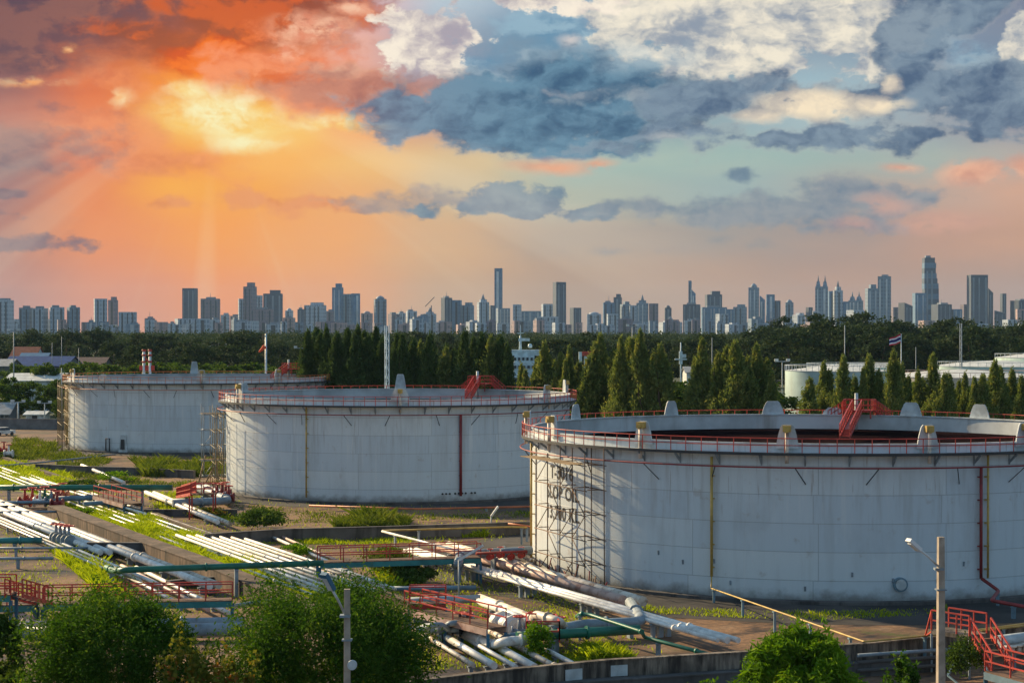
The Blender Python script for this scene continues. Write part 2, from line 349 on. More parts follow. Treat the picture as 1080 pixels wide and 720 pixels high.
M['dark'] = mat('dark_steel', (.04, .042, .045), .6)
M['black'] = mat('black_lettering', (.022, .022, .024), .6, dirt=(.4, .4, .38), dirt_amt=.3, dscale=1.4)
M['conc'] = mat('weathered_concrete', (.25, .20, .155), .9, dirt=(.045, .036, .03), dirt_amt=.8, scale=.5, dscale=2.6, var=.45, streak=True, bump=.3)
M['bank'] = mat('earthy_brown_concrete', (.15, .10, .07), .95, dirt=(.04, .03, .022), dirt_amt=.7, scale=.4, dscale=2.2, var=.5, streak=True, bump=.4)
M['concd'] = mat('dark_wet_concrete', (.12, .11, .105), .9, dirt=(.035, .03, .028), dirt_amt=.55, scale=.3, streak=True, bump=.3)
M['concp'] = mat('pale_concrete_pole', (.36, .30, .24), .85, dirt=(.15, .11, .08), dirt_amt=.3, scale=1.2)
M['wood'] = mat('timber_plank', (.28, .19, .10), .85)
M['trunk'] = mat('bark', (.09, .065, .045), .95, bump=.4)
M['lamp'] = mat('lamp_housing', (.55, .58, .60), .4)
M['glass'] = mat('dark_window_glass', (.035, .05, .065), .2, var=.3)
M['roof_blue'] = mat('blue_sheet_roof', (.015, .06, .19), .8, spec=.1); M['roof_bluel'] = mat('light_blue_sheet_roof', (.06, .16, .28), .5)
M['roof_red'] = mat('orange_tile_roof', (.30, .09, .05), .8); M['roof_grey'] = mat('grey_sheet_roof', (.30, .31, .31), .6)
M['roof_white'] = mat('white_sheet_roof', (.62, .62, .58), .5); M['roof_green'] = mat('pale_green_sheet_roof', (.22, .42, .34), .5)
M['wallw'] = mat('whitewashed_wall', (.58, .60, .60), .8, dirt=(.2, .18, .15), dirt_amt=.3)
M['walld'] = mat('dim_grey_wall', (.16, .16, .16), .8)
M['shipw'] = mat('ship_white_paint', (.55, .66, .70), .4); M['shipb'] = mat('ship_navy_paint', (.02, .04, .10), .4)
M['bluebox'] = mat('blue_steel_frame', (.03, .13, .22), .5)

def ground_mat():
    m = bpy.data.materials.new('oil_stained_dirt'); m.use_nodes = True; nt = m.node_tree; b = nt.nodes['Principled BSDF']; h = G_(nt)
    t = h.n('ShaderNodeTexCoord').outputs['Object']
    r = h.n('ShaderNodeVectorRotate', rotation_type='Z_AXIS'); nt.links.new(t, r.inputs['Vector']); r.inputs['Angle'].default_value = R_(-28)
    tv = r.outputs[0]
    big = h.noise(h.v('MULTIPLY', tv, (.035, .09, 1)), 1, 7, .62); mid = h.noise(h.v('MULTIPLY', tv, (.22, .40, 1)), 1, 8, .68); fin = h.noise(tv, 2.6, 6, .7)
    c = h.mix(h.ss(big, .38, .62), (.085, .046, .027, 1), (.32, .175, .088, 1))
    c = h.mix(h.ss(mid, .52, .68, 0, .8), c, (.32, .21, .135, 1))
    c = h.mix(h.ss(mid, .49, .38, 0, .9), c, (.028, .024, .024, 1))
    c = h.mix(h.ss(fin, .42, .60, .45, 0), c, (.05, .038, .03, 1))
    gn = h.noise(tv, .16, 8, .7)                                       # thin weeds
    c = h.mix(h.ss(gn, .58, .66, 0, .75), c, (.075, .105, .022, 1))
    sp = h.n('ShaderNodeSeparateXYZ'); nt.links.new(t, sp.inputs[0])
    far = h.ss(sp.outputs[1], 330.0, 380.0)
    fg = h.mix(h.ss(h.noise(t, .02, 6, .6), .4, .6), (.035, .055, .02, 1), (.07, .085, .035, 1))
    c = h.mix(far, c, fg)
    br = h.n('ShaderNodeTexBrick'); nt.links.new(tv, br.inputs['Vector']); br.inputs['Scale'].default_value = 1.0; br.inputs['Brick Width'].default_value = 9.0
    br.inputs['Row Height'].default_value = 6.0; br.inputs['Mortar Size'].default_value = .05; br.offset = .3
    br.inputs['Color1'].default_value = (.88, .88, .88, 1); br.inputs['Color2'].default_value = (1.0, 1.0, 1.0, 1); br.inputs['Mortar'].default_value = (.45, .42, .4, 1)
    c = h.mix(h.m('MULTIPLY', h.ss(mid, .46, .54, .9, .2), h.ss(far, 0.0, .1, 1, 0)), c, h.mix(1.0, c, br.outputs[0], 'MULTIPLY'))
    nt.links.new(c, b.inputs['Base Color']); nt.links.new(h.ss(mid, .36, .6, .55, .95), b.inputs['Roughness']); b.inputs['Specular IOR Level'].default_value = .3
    bn = h.n('ShaderNodeBump'); bn.inputs['Strength'].default_value = .6; bn.inputs['Distance'].default_value = .12
    nt.links.new(h.m('ADD', mid, h.m('MULTIPLY', fin, .4)), bn.inputs['Height']); nt.links.new(bn.outputs[0], b.inputs['Normal']); return m
M['ground'] = ground_mat()
gm = MB(); xs = [-9000, -800, -150, 0, 150, 800, 9000]; ys = [20, 80, 140, 220, 330, 600, 2000, 12000]
vs = [(x, y, 0) for y in ys for x in xs]; fs = [(j*7+i, j*7+i+1, (j+1)*7+i+1, (j+1)*7+i) for j in range(7) for i in range(6)]
gm.add(vs, fs); tag(gm.build('ground', M['ground']), kind='structure')

# ------------------------------------------------------------------ storage tanks
def shell_mat(name, seed, course=1.9, base=(.64, .69, .715)):
    m = bpy.data.materials.new(name); m.use_nodes = True; nt = m.node_tree; b = nt.nodes['Principled BSDF']; h = G_(nt)
    t = h.n('ShaderNodeTexCoord').outputs['Object']; sp = h.n('ShaderNodeSeparateXYZ'); nt.links.new(t, sp.inputs[0]); x, y, z = sp.outputs
    a = h.m('ARCTAN2', x, h.m('MULTIPLY', y, -1.0)); s = h.m('MULTIPLY', a, 21.0); sv = h.xyz(s, z, seed)
    br = h.n('ShaderNodeTexBrick'); nt.links.new(h.xyz(h.m('ADD', s, 200.0), h.m('ADD', z, .35), 0.0), br.inputs['Vector']); br.inputs['Scale'].default_value = 1.0
    br.inputs['Brick Width'].default_value = 8.2; br.inputs['Row Height'].default_value = course; br.inputs['Mortar Size'].default_value = .035; br.inputs['Mortar Smooth'].default_value = .5
    br.offset = .04; br.offset_frequency = 3; br.inputs['Color1'].default_value = (.84, .87, .90, 1); br.inputs['Color2'].default_value = (1.0, .99, .97, 1); br.inputs['Mortar'].default_value = (.66, .66, .66, 1)
    c = h.mix(1.0, tuple(base)+(1,), br.outputs[0], 'MULTIPLY')
    st = h.noise(h.xyz(h.m('MULTIPLY', s, 1.5), h.m('MULTIPLY', z, .10), seed), 1, 6, .62)          # vertical run marks
    st2 = h.noise(h.xyz(h.m('MULTIPLY', s, .35), h.m('MULTIPLY', z, .16), seed+5), 1, 5, .6)
    top = h.ss(z, 2.0, 10.5)
    c = h.mix(h.m('MULTIPLY', h.ss(st, .50, .68), h.m('MULTIPLY_ADD', top, .30, .12)), c, (.28, .26, .23, 1))
    c = h.mix(h.ss(st, .46, .30, 0, .35), c, (.72, .72, .70, 1))
    c = h.mix(h.ss(st2, .50, .66, 0, .28), c, (.38, .40, .41, 1)); st4 = h.noise(h.xyz(h.m('MULTIPLY', s, .8), h.m('MULTIPLY', z, .05), seed+31), 1, 6, .7); c = h.mix(h.m('MULTIPLY', h.ss(st4, .56, .66), h.ss(z, 1.0, 9.0, .08, .32)), c, (.34, .30, .26, 1)); c = h.mix(h.ss(st4, .40, .32, 0, .5), c, (.80, .80, .77, 1))
    pa = h.noise(sv, .9, 7, .65); c = h.mix(h.ss(pa, .61, .70, 0, .3), c, (.33, .25, .19, 1))       # rust blooms
    st3 = h.noise(h.xyz(h.m('MULTIPLY', s, 3.2), h.m('MULTIPLY', z, .22), seed+9), 1, 4, .6)
    c = h.mix(h.m('MULTIPLY', h.ss(st3, .60, .72), h.ss(z, 3.5, 9.5, 0.05, .55)), c, (.22, .13, .08, 1))
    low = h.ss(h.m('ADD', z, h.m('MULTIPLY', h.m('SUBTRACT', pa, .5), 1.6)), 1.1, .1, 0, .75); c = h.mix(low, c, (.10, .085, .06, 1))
    nt.links.new(c, b.inputs['Base Color']); b.inputs['Roughness'].default_value = .48; b.inputs['Specular IOR Level'].default_value = .35
    bn = h.n('ShaderNodeBump'); bn.inputs['Strength'].default_value = .35; bn.inputs['Distance'].default_value = .05
    nt.links.new(h.m('ADD', br.outputs['Fac'], h.noise(sv, .6, 3, .5)), bn.inputs['Height']); nt.links.new(bn.outputs[0], b.inputs['Normal']); return m
M['roofdeck'] = mat('rusty_floating_roof', (.016, .009, .010), .95, dirt=(.028, .015, .015), dirt_amt=.3, scale=.15, spec=0.0)
M['inner'] = mat('pale_inner_wall', (.55, .575, .58), .6, dirt=(.28, .24, .20), dirt_amt=.3, scale=.2, streak=True)
M['plate'] = mat('grey_white_plate', (.52, .56, .57), .55, dirt=(.3, .26, .2), dirt_amt=.25)
def ringpts(c, r, z, a0=0, a1=360, n=96):
    return [(c[0]+r*math.sin(R_(a0+(a1-a0)*i/n)), c[1]-r*math.cos(R_(a0+(a1-a0)*i/n)), z) for i in range(n+1)]
def storage_tank(name, label, c, R, zw, zs, roofz, shields, rail_mat, ring_mat, drops, plat_a, seed, detail=1.0, platform=True, plat_h=1.0):
    c = Vector(c); t = empty(name, c, label, 'storage tank', 'white oil storage tanks')
    def at(a, r, z): a = R_(a); return Vector((c.x+r*math.sin(a), c.y-r*math.cos(a), z))
    sm = shell_mat('painted_shell_plates_%d' % seed, seed)
    MB().lathe(c, [(R, .25), (R, zs)], 160).build('shell', sm, t)
    MB().lathe(c, [(R-.03, zs), (R-.03, roofz-.6)], 160).build('inner_wall', M['inner'], t)
    MB().lathe(c, [(R+.12, zs-.10), (R+.12, zs), (R-.12, zs), (R-.12, zs-.10)], 160, smooth=False).build('rim', M['plate'], t)
    MB().lathe(c, [(R+.5, 0), (R+.5, .22), (R+.02, .25)], 120, smooth=False).build('base_ring', M['concd'], t)
    MB().lathe(c, [(R-.12, roofz-.08), (R-.5, roofz+.15), (R-3.0, roofz+.10), (R-3.1, roofz-.25), (0.01, roofz-.15)], 120, smooth=False).build('floating_roof', M['roofdeck'], t)
    MB().lathe(c, [(R+.01, zw-.10), (R+.82, zw-.10), (R+.82, zw), (R+.01, zw)], 160, smooth=False).build('walkway', M['plate'], t)
    MB().lathe(c, [(R+.83, zw-.16), (R+.87, zw-.16), (R+.87, zw+.03), (R+.83, zw+.03)], 160, smooth=False).build('walkway_edge', M['dark'], t)
    for i in range(24):
        a = i*7.5-86
        b = MB(); b.beam(at(a, R+.02, zw-.75), at(a, R+.78, zw-.16), .10, .14); b.beam(at(a, R+.02, zw-.2), at(a, R+.02, zw-.9), .10)
        b.build('walkway_bracket', M['grey'], t)
    rl = MB(); zt = zw+.98
    rl.tube(ringpts(c, R+.80, zt, 0, 360, 140)[:-1], .035, 5, closed=True); rl.tube(ringpts(c, R+.80, zw+.52, 0, 360, 140)[:-1], .028, 4, closed=True)
    k = int(2*math.pi*R/(1.1 if detail >= 1 else 1.25))
    for i in range(k): a = i*360/k; rl.tube([at(a, R+.80, zw), at(a, R+.80, zt)], .032, 4)
    rl.build('railing', rail_mat, t)
    # spray ring with its struts
    zr = zw-.95; rp = MB(); rp.tube(ringpts(c, R+.95, zr, 0, 360, 140)[:-1], .055, 6, closed=True); ro = rp.build('spray_ring', ring_mat, t)
    for i in range(13):
        a = i*13.5-80; s_ = MB(); s_.beam(at(a, R+.95, zr-.05), at(a+1.6*(1 if i % 2 else -1), R+.02, zr-1.15), .055); s_.build('ring_strut', M['dark'], ro)
    for a, h, yellow in shields:
        big = MB(); w = .78 if h > 1.5 else 1.1; ca, sa = math.cos(R_(a)), math.sin(R_(a)); zb = zs-.35; zt2 = zs+h*.8
        poly = [(-w, zb), (w, zb), (w*.78, zs+h*.35), (w*.58, zt2-.18), (w*.42, zt2-.02), (-w*.42, zt2-.02), (-w*.58, zt2-.18), (-w*.78, zs+h*.35)]
        ctr = at(a, R+.16, 0); vv = []
        for off in (-.05, .05):
            for u_, z_ in poly: vv.append((ctr.x+u_*ca+off*sa, ctr.y+u_*sa-off*ca, z_))
        m_ = len(poly); big.add(vv, [tuple(range(m_-1, -1, -1)), tuple(range(m_, 2*m_))]+[(i, (i+1) % m_, m_+(i+1) % m_, m_+i) for i in range(m_)])
        po = big.build('foam_shield', M['plate'], t)
        if yellow:
            q = MB(); q.tube([at(a, R+.5, zw-.7), at(a, R+.5, zs+h*.55)], .13, 8); q.build('foam_pipe', M['cream'], po)
            q = MB(); q.box(at(a, R+.42, zs+h*.62), (.52, .5, .42), R_(a)); q.tube([at(a, R+.75, zs+h*.55), at(a, R+.15, zs+h*.55)], .17, 8); q.build('foam_pourer', M['yellow'], po)
    for a, z0, z1, r, mk, nm in drops:
        q = MB(); q.tube([at(a, R+.28, z1), at(a, R+.28, z0)], r, 8)
        z = z0+.6
        while z < z1-.3: q.box(at(a, R+.14, z), (.22, .30, .08), R_(a)); z += 1.55
        q.build(nm, M[mk], t)
    if platform:
        # gauger's platform on the far rim with a stair down on both sides, and the ladder rolling on the roof
        pa = plat_a; zp = zw+plat_h; pf = MB(); w = 2.6/R*57.3*.5
        for r_ in (R-1.3, R+.9): pf.beam(at(pa-w, r_, zp), at(pa+w, r_, zp), .12, .2)
        c0, c1, c2, c3 = at(pa-w, R-1.3, zp), at(pa+w, R-1.3, zp), at(pa+w, R+.9, zp), at(pa-w, R+.9, zp)
        pf.add([c0, c1, c2, c3, *(p+Vector((0, 0, .06)) for p in (c0, c1, c2, c3))], [(3, 2, 1, 0), (4, 5, 6, 7), (0, 1, 5, 4), (1, 2, 6, 5), (2, 3, 7, 6), (3, 0, 4, 7)])
        po = pf.build('gauging_platform', M['red'], t)
        for p in (c0, c1, c2, c3):
            q = MB(); q.beam((p.x, p.y, zw-.1 if p in (c2, c3) else zs-.3), p, .13); q.build('platform_leg', M['red'], po)
        q = MB()
        loop = [c0, c1, c2, c3]
        for i in range(4):
            p, p2 = loop[i], loop[(i+1) % 4]
            for dz_ in (.5, 1.0): q.beam(p+Vector((0, 0, dz_)), p2+Vector((0, 0, dz_)), .07)
            for k_ in range(4): u_ = p.lerp(p2, k_/4); q.beam(u_, u_+Vector((0, 0, 1.0)), .06)
        q.build('platform_railing', M['red'], po)
        for sg in (-1, 1):
            q = MB(); fa = pa+sg*w; ea = pa+sg*(w+(plat_h+.5)/R*57.3)
            for r_ in (R+.1, R+.78):
                A, B = at(fa, r_, zp), at(ea, r_, zw); q.beam(A, B, .06, .14)
                for dz_ in (.5, .95): q.beam(A+Vector((0, 0, dz_)), B+Vector((0, 0, dz_)), .06)
                for k_ in range(6): u_ = A.lerp(B, k_/5); q.beam(u_, u_+Vector((0, 0, .95)), .055)
            for k_ in range(9):
                f_ = (k_+.5)/9; u1, u2 = at(fa, R+.1, zp).lerp(at(ea, R+.1, zw), f_), at(fa, R+.78, zp).lerp(at(ea, R+.78, zw), f_); q.beam(u1, u2, .18, .03)
            q.build('platform_stair', M['red'], po)
        q = MB(); q.tube([at(pa+w*.1, R-.8, roofz), at(pa+w*.1, R-.8, zp+1.6)], .16, 8); q.build('gauge_well', M['plate'], po)
        q = MB(); A, B = at(pa, R-1.2, zp), at(pa-14 if R > 21 else pa-6, 6.0 if R > 21 else R-6, roofz+.35)
        side = (at(pa+90, 1, 0)-Vector((c.x, c.y, 0))).normalized()*.42
        for sg in (-1, 1):
            a_, b_ = A+side*sg, B+side*sg; q.beam(a_, b_, .09, .2); q.beam(a_+Vector((0, 0, 1)), b_+Vector((0, 0, 1)), .08); q.beam(a_+Vector((0, 0, .5)), b_+Vector((0, 0, .5)), .05)
            for k_ in range(11): u_ = a_.lerp(b_, k_/10); q.beam(u_, u_+Vector((0, 0, 1)), .06); 
            for k_ in range(10): u_ = a_.lerp(b_, k_/10); v_ = a_.lerp(b_, (k_+1)/10); q.beam(u_, v_+Vector((0, 0, 1)), .04)
        for k_ in range(34): u_ = A.lerp(B, (k_+.5)/34); q.beam(u_-side, u_+side, .14, .03)
        la = q.build('rolling_ladder', M['red'], t)
    return t, at
D1, D2, D3 = Vector((-50.4, 290, 0)), Vector((-13.2, 210, 0)), Vector((23.8, 142, 0))
T3, at3 = storage_tank('storage_tank', 'nearest white oil tank at the right of the frame, with black lettering behind scaffolding', D3, 22.2, 10.07, 10.70, 9.25,
    [(-90, 1.6, 1), (-68, 1.6, 1), (-41, 1.6, 1), (-14, 1.6, 1), (10, 1.6, 1), (29.5, 1.6, 1), (60, 1.6, 1), (131, 1.5, 1), (148, 1.5, 0), (180, 1.5, 0), (166, .8, 0), (205, 1.6, 0), (235, 1.6, 0)],
    M['red'], M['darkred'], [(-27.2, 1.6, 9.7, .10, 'yellow', 'yellow_drop_pipe'), (20, 1.6, 9.1, .11, 'darkred', 'red_riser'), (21.4, 1.6, 9.9, .08, 'yellow', 'yellow_drop_pipe'), (-83, .4, 9.9, .09, 'yellow', 'yellow_drop_pipe')], 160, 3)
T2, at2 = storage_tank('storage_tank', 'middle white oil tank between the other two, with a red riser down its front', D2, 19.9, 10.40, 11.05, 9.6,
    [(-57, 1.9, 1), (-109, 1.4, 0), (4, 1.5, 1), (183, 2.3, 0), (58, 1.7, 1), (104, 1.9, 1)],
    M['red'], M['darkred'], [(-25.6, .6, 10.2, .085, 'yellow', 'yellow_drop_pipe'), (22.6, .8, 9.4, .15, 'darkred', 'red_riser')], 152, 11, plat_h=1.3)
T1, at1 = storage_tank('storage_tank', 'farthest white oil tank at the left, under the pole with the orange windsock', D1, 20.5, 10.55, 11.2, 9.8,
    [(-58, 1.8, 1), (11, 1.8, 1), (192, 2.6, 0), (45, 1.8, 1), (133, 2.6, 0), (118, 1.5, 1), (-34, .9, 0)],
    M['orange'], M['orange'], [(-70, .6, 10.2, .14, 'yellow', 'yellow_drop_pipe')], 140, 17, detail=.8, plat_h=1.5)
M['gshade'] = mat('dark_shaded_ground', (.060, .052, .048), .9, dirt=(.022, .02, .02), dirt_amt=.6, scale=.12, bump=.3, var=.45)  # ground colour darkened to carry the shade at the tank feet
for c_, r_, w_ in ((D3, 22.2, 8.5), (D2, 19.9, 4.5), (D1, 20.5, 4.5)): tag(MB().lathe(c_, [(r_+w_, .008), (r_+.4, .012)], 96, smooth=False).build('shade_ring', M['gshade']), kind='structure')  # dark sheets painting deeper shade on the ground round each tank
# lettering on the near tank, wrapped round its shell
def wrap_text(txt, size, a_mid, z, at, R, parent, sx=1.0):
    cu = bpy.data.curves.new('lettering', 'FONT'); cu.body = txt; cu.size = size; cu.align_x = 'CENTER'; cu.extrude = 0.0; cu.offset = size*.022; cu.resolution_u = 3; cu.space_character = 1.06
    ob = bpy.data.objects.new('tmp', cu); COL.objects.link(ob); dg = bpy.context.evaluated_depsgraph_get(); me0 = ob.evaluated_get(dg).to_mesh()
    vs = [v.co.copy() for v in me0.vertices]; fs = [tuple(p.vertices) for p in me0.polygons]; ob.evaluated_get(dg).to_mesh_clear(); COL.objects.unlink(ob); bpy.data.objects.remove(ob)
    b = MB(); b.add([at(a_mid+math.degrees(v.x*sx/R), R+.02, z+v.y) for v in vs], fs); return b.build('lettering', M['black'], parent)
for s_, z_ in (('T-3016', 7.75), ('SLOP OIL', 6.25), ('13,700 KL', 4.75)): wrap_text(s_, 1.35, -65.5, z_-.45, at3, 22.2, T3, .92)
# manhole, small nozzles and dents on the near tank
mh = MB(); a_ = 5.2
A = at3(a_, 22.15, 1.35); B = at3(a_, 22.5, 1.35); mh.tube([A, B], .48, 20); mh.build('manhole', M['bluegrey'], T3)
q = MB(); q.tube([at3(a_, 22.5, 1.35), at3(a_, 22.56, 1.35)], .36, 20); q.build('manhole_cover', M['plate'], T3)
for a_, z_ in ((-27, 2.6), (-24, 1.2), (-11, 1.0), (-3, 2.0), (4, 1.6), (12, 1.5), (17, 2.6), (-38, 2.9), (-33, 2.4), (40, 7.0), (43, 3.0)):
    q = MB(); q.beam(at3(a_, 22.19, z_-.15), at3(a_, 22.24, z_+.15), .12, .1); q.build('nameplate_lug', M['grey'], T3)
for i in range(9): q = MB(); a_ = 17+i*1.15+(i > 2)*.6+(i > 6)*.8; q.tube([at2(a_, 19.85, 1.05), at2(a_, 20.02, 1.05)], .11, 8); q.build('nozzle', M['dark'], T2)
q = MB(); q.box(at1(-23, 20.6, 1.5), (1.5, .5, 2.6), R_(-23), .6); q.build('access_hatch', M['plate'], T1)
q = MB(); q.box(at1(-23, 20.9, 1.4), (.7, .12, 1.5), R_(-23), .8); q.build('hatch_opening', M['dark'], T1)
q = MB(); q.tube([at1(-32, 20.8, .3), at1(-32, 20.8, 2.2), at1(-30, 20.8, 2.2), at1(-30, 20.8, .3)], .1, 6); q.build('drain_pipe', M['dark'], T1)
# far-off tanks behind the tree row
def plain_tank(loc, R, h, label, m=None, railm=None):
    t = empty('storage_tank', loc, label, 'storage tank', 'pale oil tanks behind the tree row')
    MB().lathe(loc, [(R, 0), (R, h)], 64).build('shell', m or M['farsh'], t)
    MB().lathe(loc, [(R+.1, h), (R*.6, h+R*.05), (.01, h+R*.09)], 64).build('dome_roof', M['roof_white'], t)
    q = MB(); q.tube([(loc[0]+R*math.sin(i*.1309), loc[1]-R*math.cos(i*.1309), h+1) for i in range(48)], .05, 4, closed=True)
    for i in range(48): q.tube([(loc[0]+R*math.sin(i*.1309), loc[1]-R*math.cos(i*.1309), h), (loc[0]+R*math.sin(i*.1309), loc[1]-R*math.cos(i*.1309), h+1)], .05, 4)
    q.build('railing', railm or M['plate'], t); return t
M['farsh'] = mat('pale_green_white_shell', (.42, .56, .54), .5, dirt=(.3, .32, .28), dirt_amt=.3, streak=True, scale=.1)
M['farcr'] = mat('cream_shell', (.60, .52, .42), .5, dirt=(.3, .26, .2), dirt_amt=.3, streak=True, scale=.1)
plain_tank((59.5, 330, 0), 9.4, 11.3, 'pale green round tank behind the conifers, left of the flag pole')
plain_tank((96, 385, 0), 16.5, 9.0, 'cream topped low tank behind the conifers, right under the flag pole', M['farcr'], M['pink'])
plain_tank((118, 440, 0), 15.0, 10.2, 'pale tank behind the row of conifers near the right edge')
plain_tank((152, 490, 0), 20.0, 11.6, 'large white flat topped tank at the far right edge')
plain_tank((88, 470, 0), 11.0, 9.4, 'low white tank with a round roof straight behind the flag')

# ------------------------------------------------------------------ pipes, walls and steelwork on the ground
def fillet(pts, r=.6, n=5):
    pts = [Vector(p) for p in pts]; out = [pts[0]]
    for i in range(1, len(pts)-1):
        a, b, c = pts[i-1], pts[i], pts[i+1]; d1, d2 = (a-b), (c-b); q = min(r, d1.length*.45, d2.length*.45)
        p1, p2 = b+d1.normalized()*q, b+d2.normalized()*q
        for k in range(n+1):
            t = k/n; out.append(p1*(1-t)**2+b*2*t*(1-t)+p2*t*t)
    out.append(pts[-1]); return out
def along(pts, step, start=.5):
    out = []; need = start
    for a, b in zip(pts[:-1], pts[1:]):
        a, b = Vector(a), Vector(b); L = (b-a).length; d = (b-a)/L if L else a
        while need <= L: out.append((a+d*need, d)); need += step
        need -= L
    return out
def pipe(label, pts, r, m='white', group=None, flange=7.0, sup=9.0, bend=None, n=10, cat='pipe', support_mat='grey', name='pipeline'):
    pts = [Vector(p) for p in pts]; t = empty(name, (pts[0].x, pts[0].y, 0), label, cat, group)
    fp = fillet(pts, bend or r*3.2) if len(pts) > 2 else pts
    MB().tube(fp, r, n).build('pipe_run', M[m], t)
    if flange:
        for p, d in along(pts, flange, flange*.6): q = MB(); q.tube([p-d*.07, p+d*.07], r*1.38, n); q.build('flange', M[m], t)
    if sup:
        for p, d in along(pts, sup, sup*.35):
            if abs(d.z) > .4 or p.z-r < .12: continue
            q = MB(); s_ = Vector((d.y, -d.x, 0)).normalized()
            q.box((p.x, p.y, (p.z-r-.04)/2), (max(.14, r*1.6), max(.12, min(.24, r*2)), p.z-r-.04), math.atan2(s_.y, s_.x)); q.box((p.x, p.y, p.z-r-.04), (max(.24, r*2.6), .26, .08), math.atan2(s_.y, s_.x)); q.build('pipe_support', M[support_mat], t)
    return t
ORD = ['first', 'second', 'third', 'fourth', 'fifth', 'sixth', 'seventh', 'eighth']
def offs(A, B, o):
    d = (B-A); d.z = 0; s = Vector((d.y, -d.x, 0)).normalized(); return A-s*o, B-s*o    # positive o = away to the right of the run
def bundle(A, B, spec, where, group):
    seen = {}
    for o, r, m, z, t0, t1 in sorted(spec):
        i = seen.get(m, 0); seen[m] = i+1
        a, b = offs(A, B, o); a2, b2 = a.lerp(b, t0), a.lerp(b, t1); a2.z = b2.z = z
        pipe('%s %s pipe from the left in %s' % (ORD[i], {'white': 'white', 'cream': 'cream', 'pink': 'faded pink', 'grey': 'grey'}[m], where), [a2, b2], r, m, group, 26.0, 9.0)
# main bundle running down the left of the yard
bundle(P(-45, 524), P(212, 630), [(-3.0, .09, 'white', .6, 0, .9), (-2.5, .11, 'cream', .6, 0, .93), (-1.9, .13, 'white', .6, 0, .96), (-1.0, .24, 'white', .75, 0, .74), (-.35, .24, 'white', .75, 0, .745), (.6, .26, 'white', .75, 0, 1), (1.25, .26, 'cream', .75, 0, 1.0)],
       'the broad bundle down the left side', 'pipes of the left bundle')
bundle(P(128, 602), P(232, 656), [(-1.0, .13, 'white', .4, 0, .8), (0, .15, 'pink', .4, 0, .9), (.8, .15, 'white', .4, .05, 1)], 'the short bundle below the green pipe', 'pipes below the green pipe')
bundle(P(-20, 492), P(352, 632), [(-1.4, .10, 'white', .35, .06, 1), (-.5, .12, 'white', .35, 0, 1), (.4, .10, 'cream', .35, .1, 1), (1.3, .12, 'white', .35, 0, .98), (2.2, .10, 'white', .35, .15, .97), (3.2, .12, 'cream', .35, .3, .95)],
       'the thin bundle sunk in bright grass', 'thin pipes in the grass')
bundle(P(186, 574), P(352, 638), [(0, .13, 'white', .8, 0, 1), (.75, .12, 'white', .8, .02, 1), (1.45, .14, 'cream', .8, .03, 1), (2.2, .12, 'white', .8, .05, 1), (2.9, .13, 'white', .8, .08, 1), (3.7, .11, 'cream', .8, .10, 1), (4.4, .12, 'white', .8, .14, 1)],
       'the dense sheaf under the green pipe', 'sheaf of pipes above the grass')
bundle(P(86, 495), P(248, 564), [(0, .20, 'white', .6, 0, .36), (-.2, .22, 'white', .6, .52, .93), (.5, .22, 'cream', .6, .54, .95)], 'the broken line before the middle tank', 'pipes before the middle tank')
bundle(P(276, 566), P(352, 600), [(0, .12, 'white', .4, 0, 1), (.8, .12, 'pink', .4, 0, 1)], 'the short pair beside the red footbridge', 'thin pair by the footbridge')
bundle(P(22, 510), P(172, 556), [(0, .12, 'white', .8, 0, .9), (1.0, .12, 'white', .8, .1, .7)], 'the weedy pair under the dark green pipe', 'pipes under the long green pipe')
bundle(P(468, 588), P(672, 651), [(-.5, .33, 'pink', 1.0, 0, .97), (.45, .33, 'cream', 1.0, 0, 1)], 'the thick pair left of the nearest tank', 'thick pipes by the nearest tank')
bundle(P(438, 592), P(778, 693), [(-1.0, .13, 'white', .95, 0, .99), (-.5, .20, 'white', .95, 0, .995), (.05, .17, 'white', .95, 0, 1)], 'the slim trio reaching the low wall', 'slim pipes down to the low wall')
bundle(P(436, 670), P(502, 712), [(0, .13, 'cream', .45, 0, .97), (1.0, .20, 'white', .45, 0, 1.0), (2.0, .13, 'white', .45, 0, 1.05), (2.9, .22, 'white', .45, -.05, 1.08), (4.0, .16, 'cream', .45, -.1, 1.12), (5.2, .13, 'white', .45, -.1, 1.18)],
       'the sunlit fan meeting the low wall', 'pipes meeting the low wall')
# crossing pipes
pipe('long dark green pipe crossing high above the weeds at the far left', [P(-40, 514, 1.9), P(182, 514, 1.9)], .30, 'green', None, 9, 14)
pipe('green pipe bending out of the left bundle and crossing the yard', [P(112, 598, .75), P(121, 602, 1.5), P(128, 601, 2.1), P(341, 593.5, 2.1)], .21, 'green', None, 7, 15)
pipe('thin pale pipe sloping up to the base of the farthest tank', [P(-10, 492, .5), P(48, 487, .5), P(122, 479, .5)], .11, 'grey', None, 0, 12)
pipe('fat blue grey pipe with a bent end left of the middle tank', [P(182, 530, .8), P(242, 528, .8), P(222, 519, .8), P(208, 514, .8)], .42, 'grey', None, 5, 8)
pipe('white pipe ending in a stub under the red stile', [P(244, 524, .8), P(214, 512, .8)], .30, 'white', None, 4, 6)
pipe('upper blue grey pipe right of the red pipe cluster', [P(58, 526, .9), P(116, 524, .9)], .28, 'bluegrey', 'blue grey pipes by the red cluster', 6, 7)
pipe('lower blue grey pipe right of the red pipe cluster', [P(88, 531, .8), P(142, 529, .8)], .24, 'bluegrey', 'blue grey pipes by the red cluster', 6, 7)
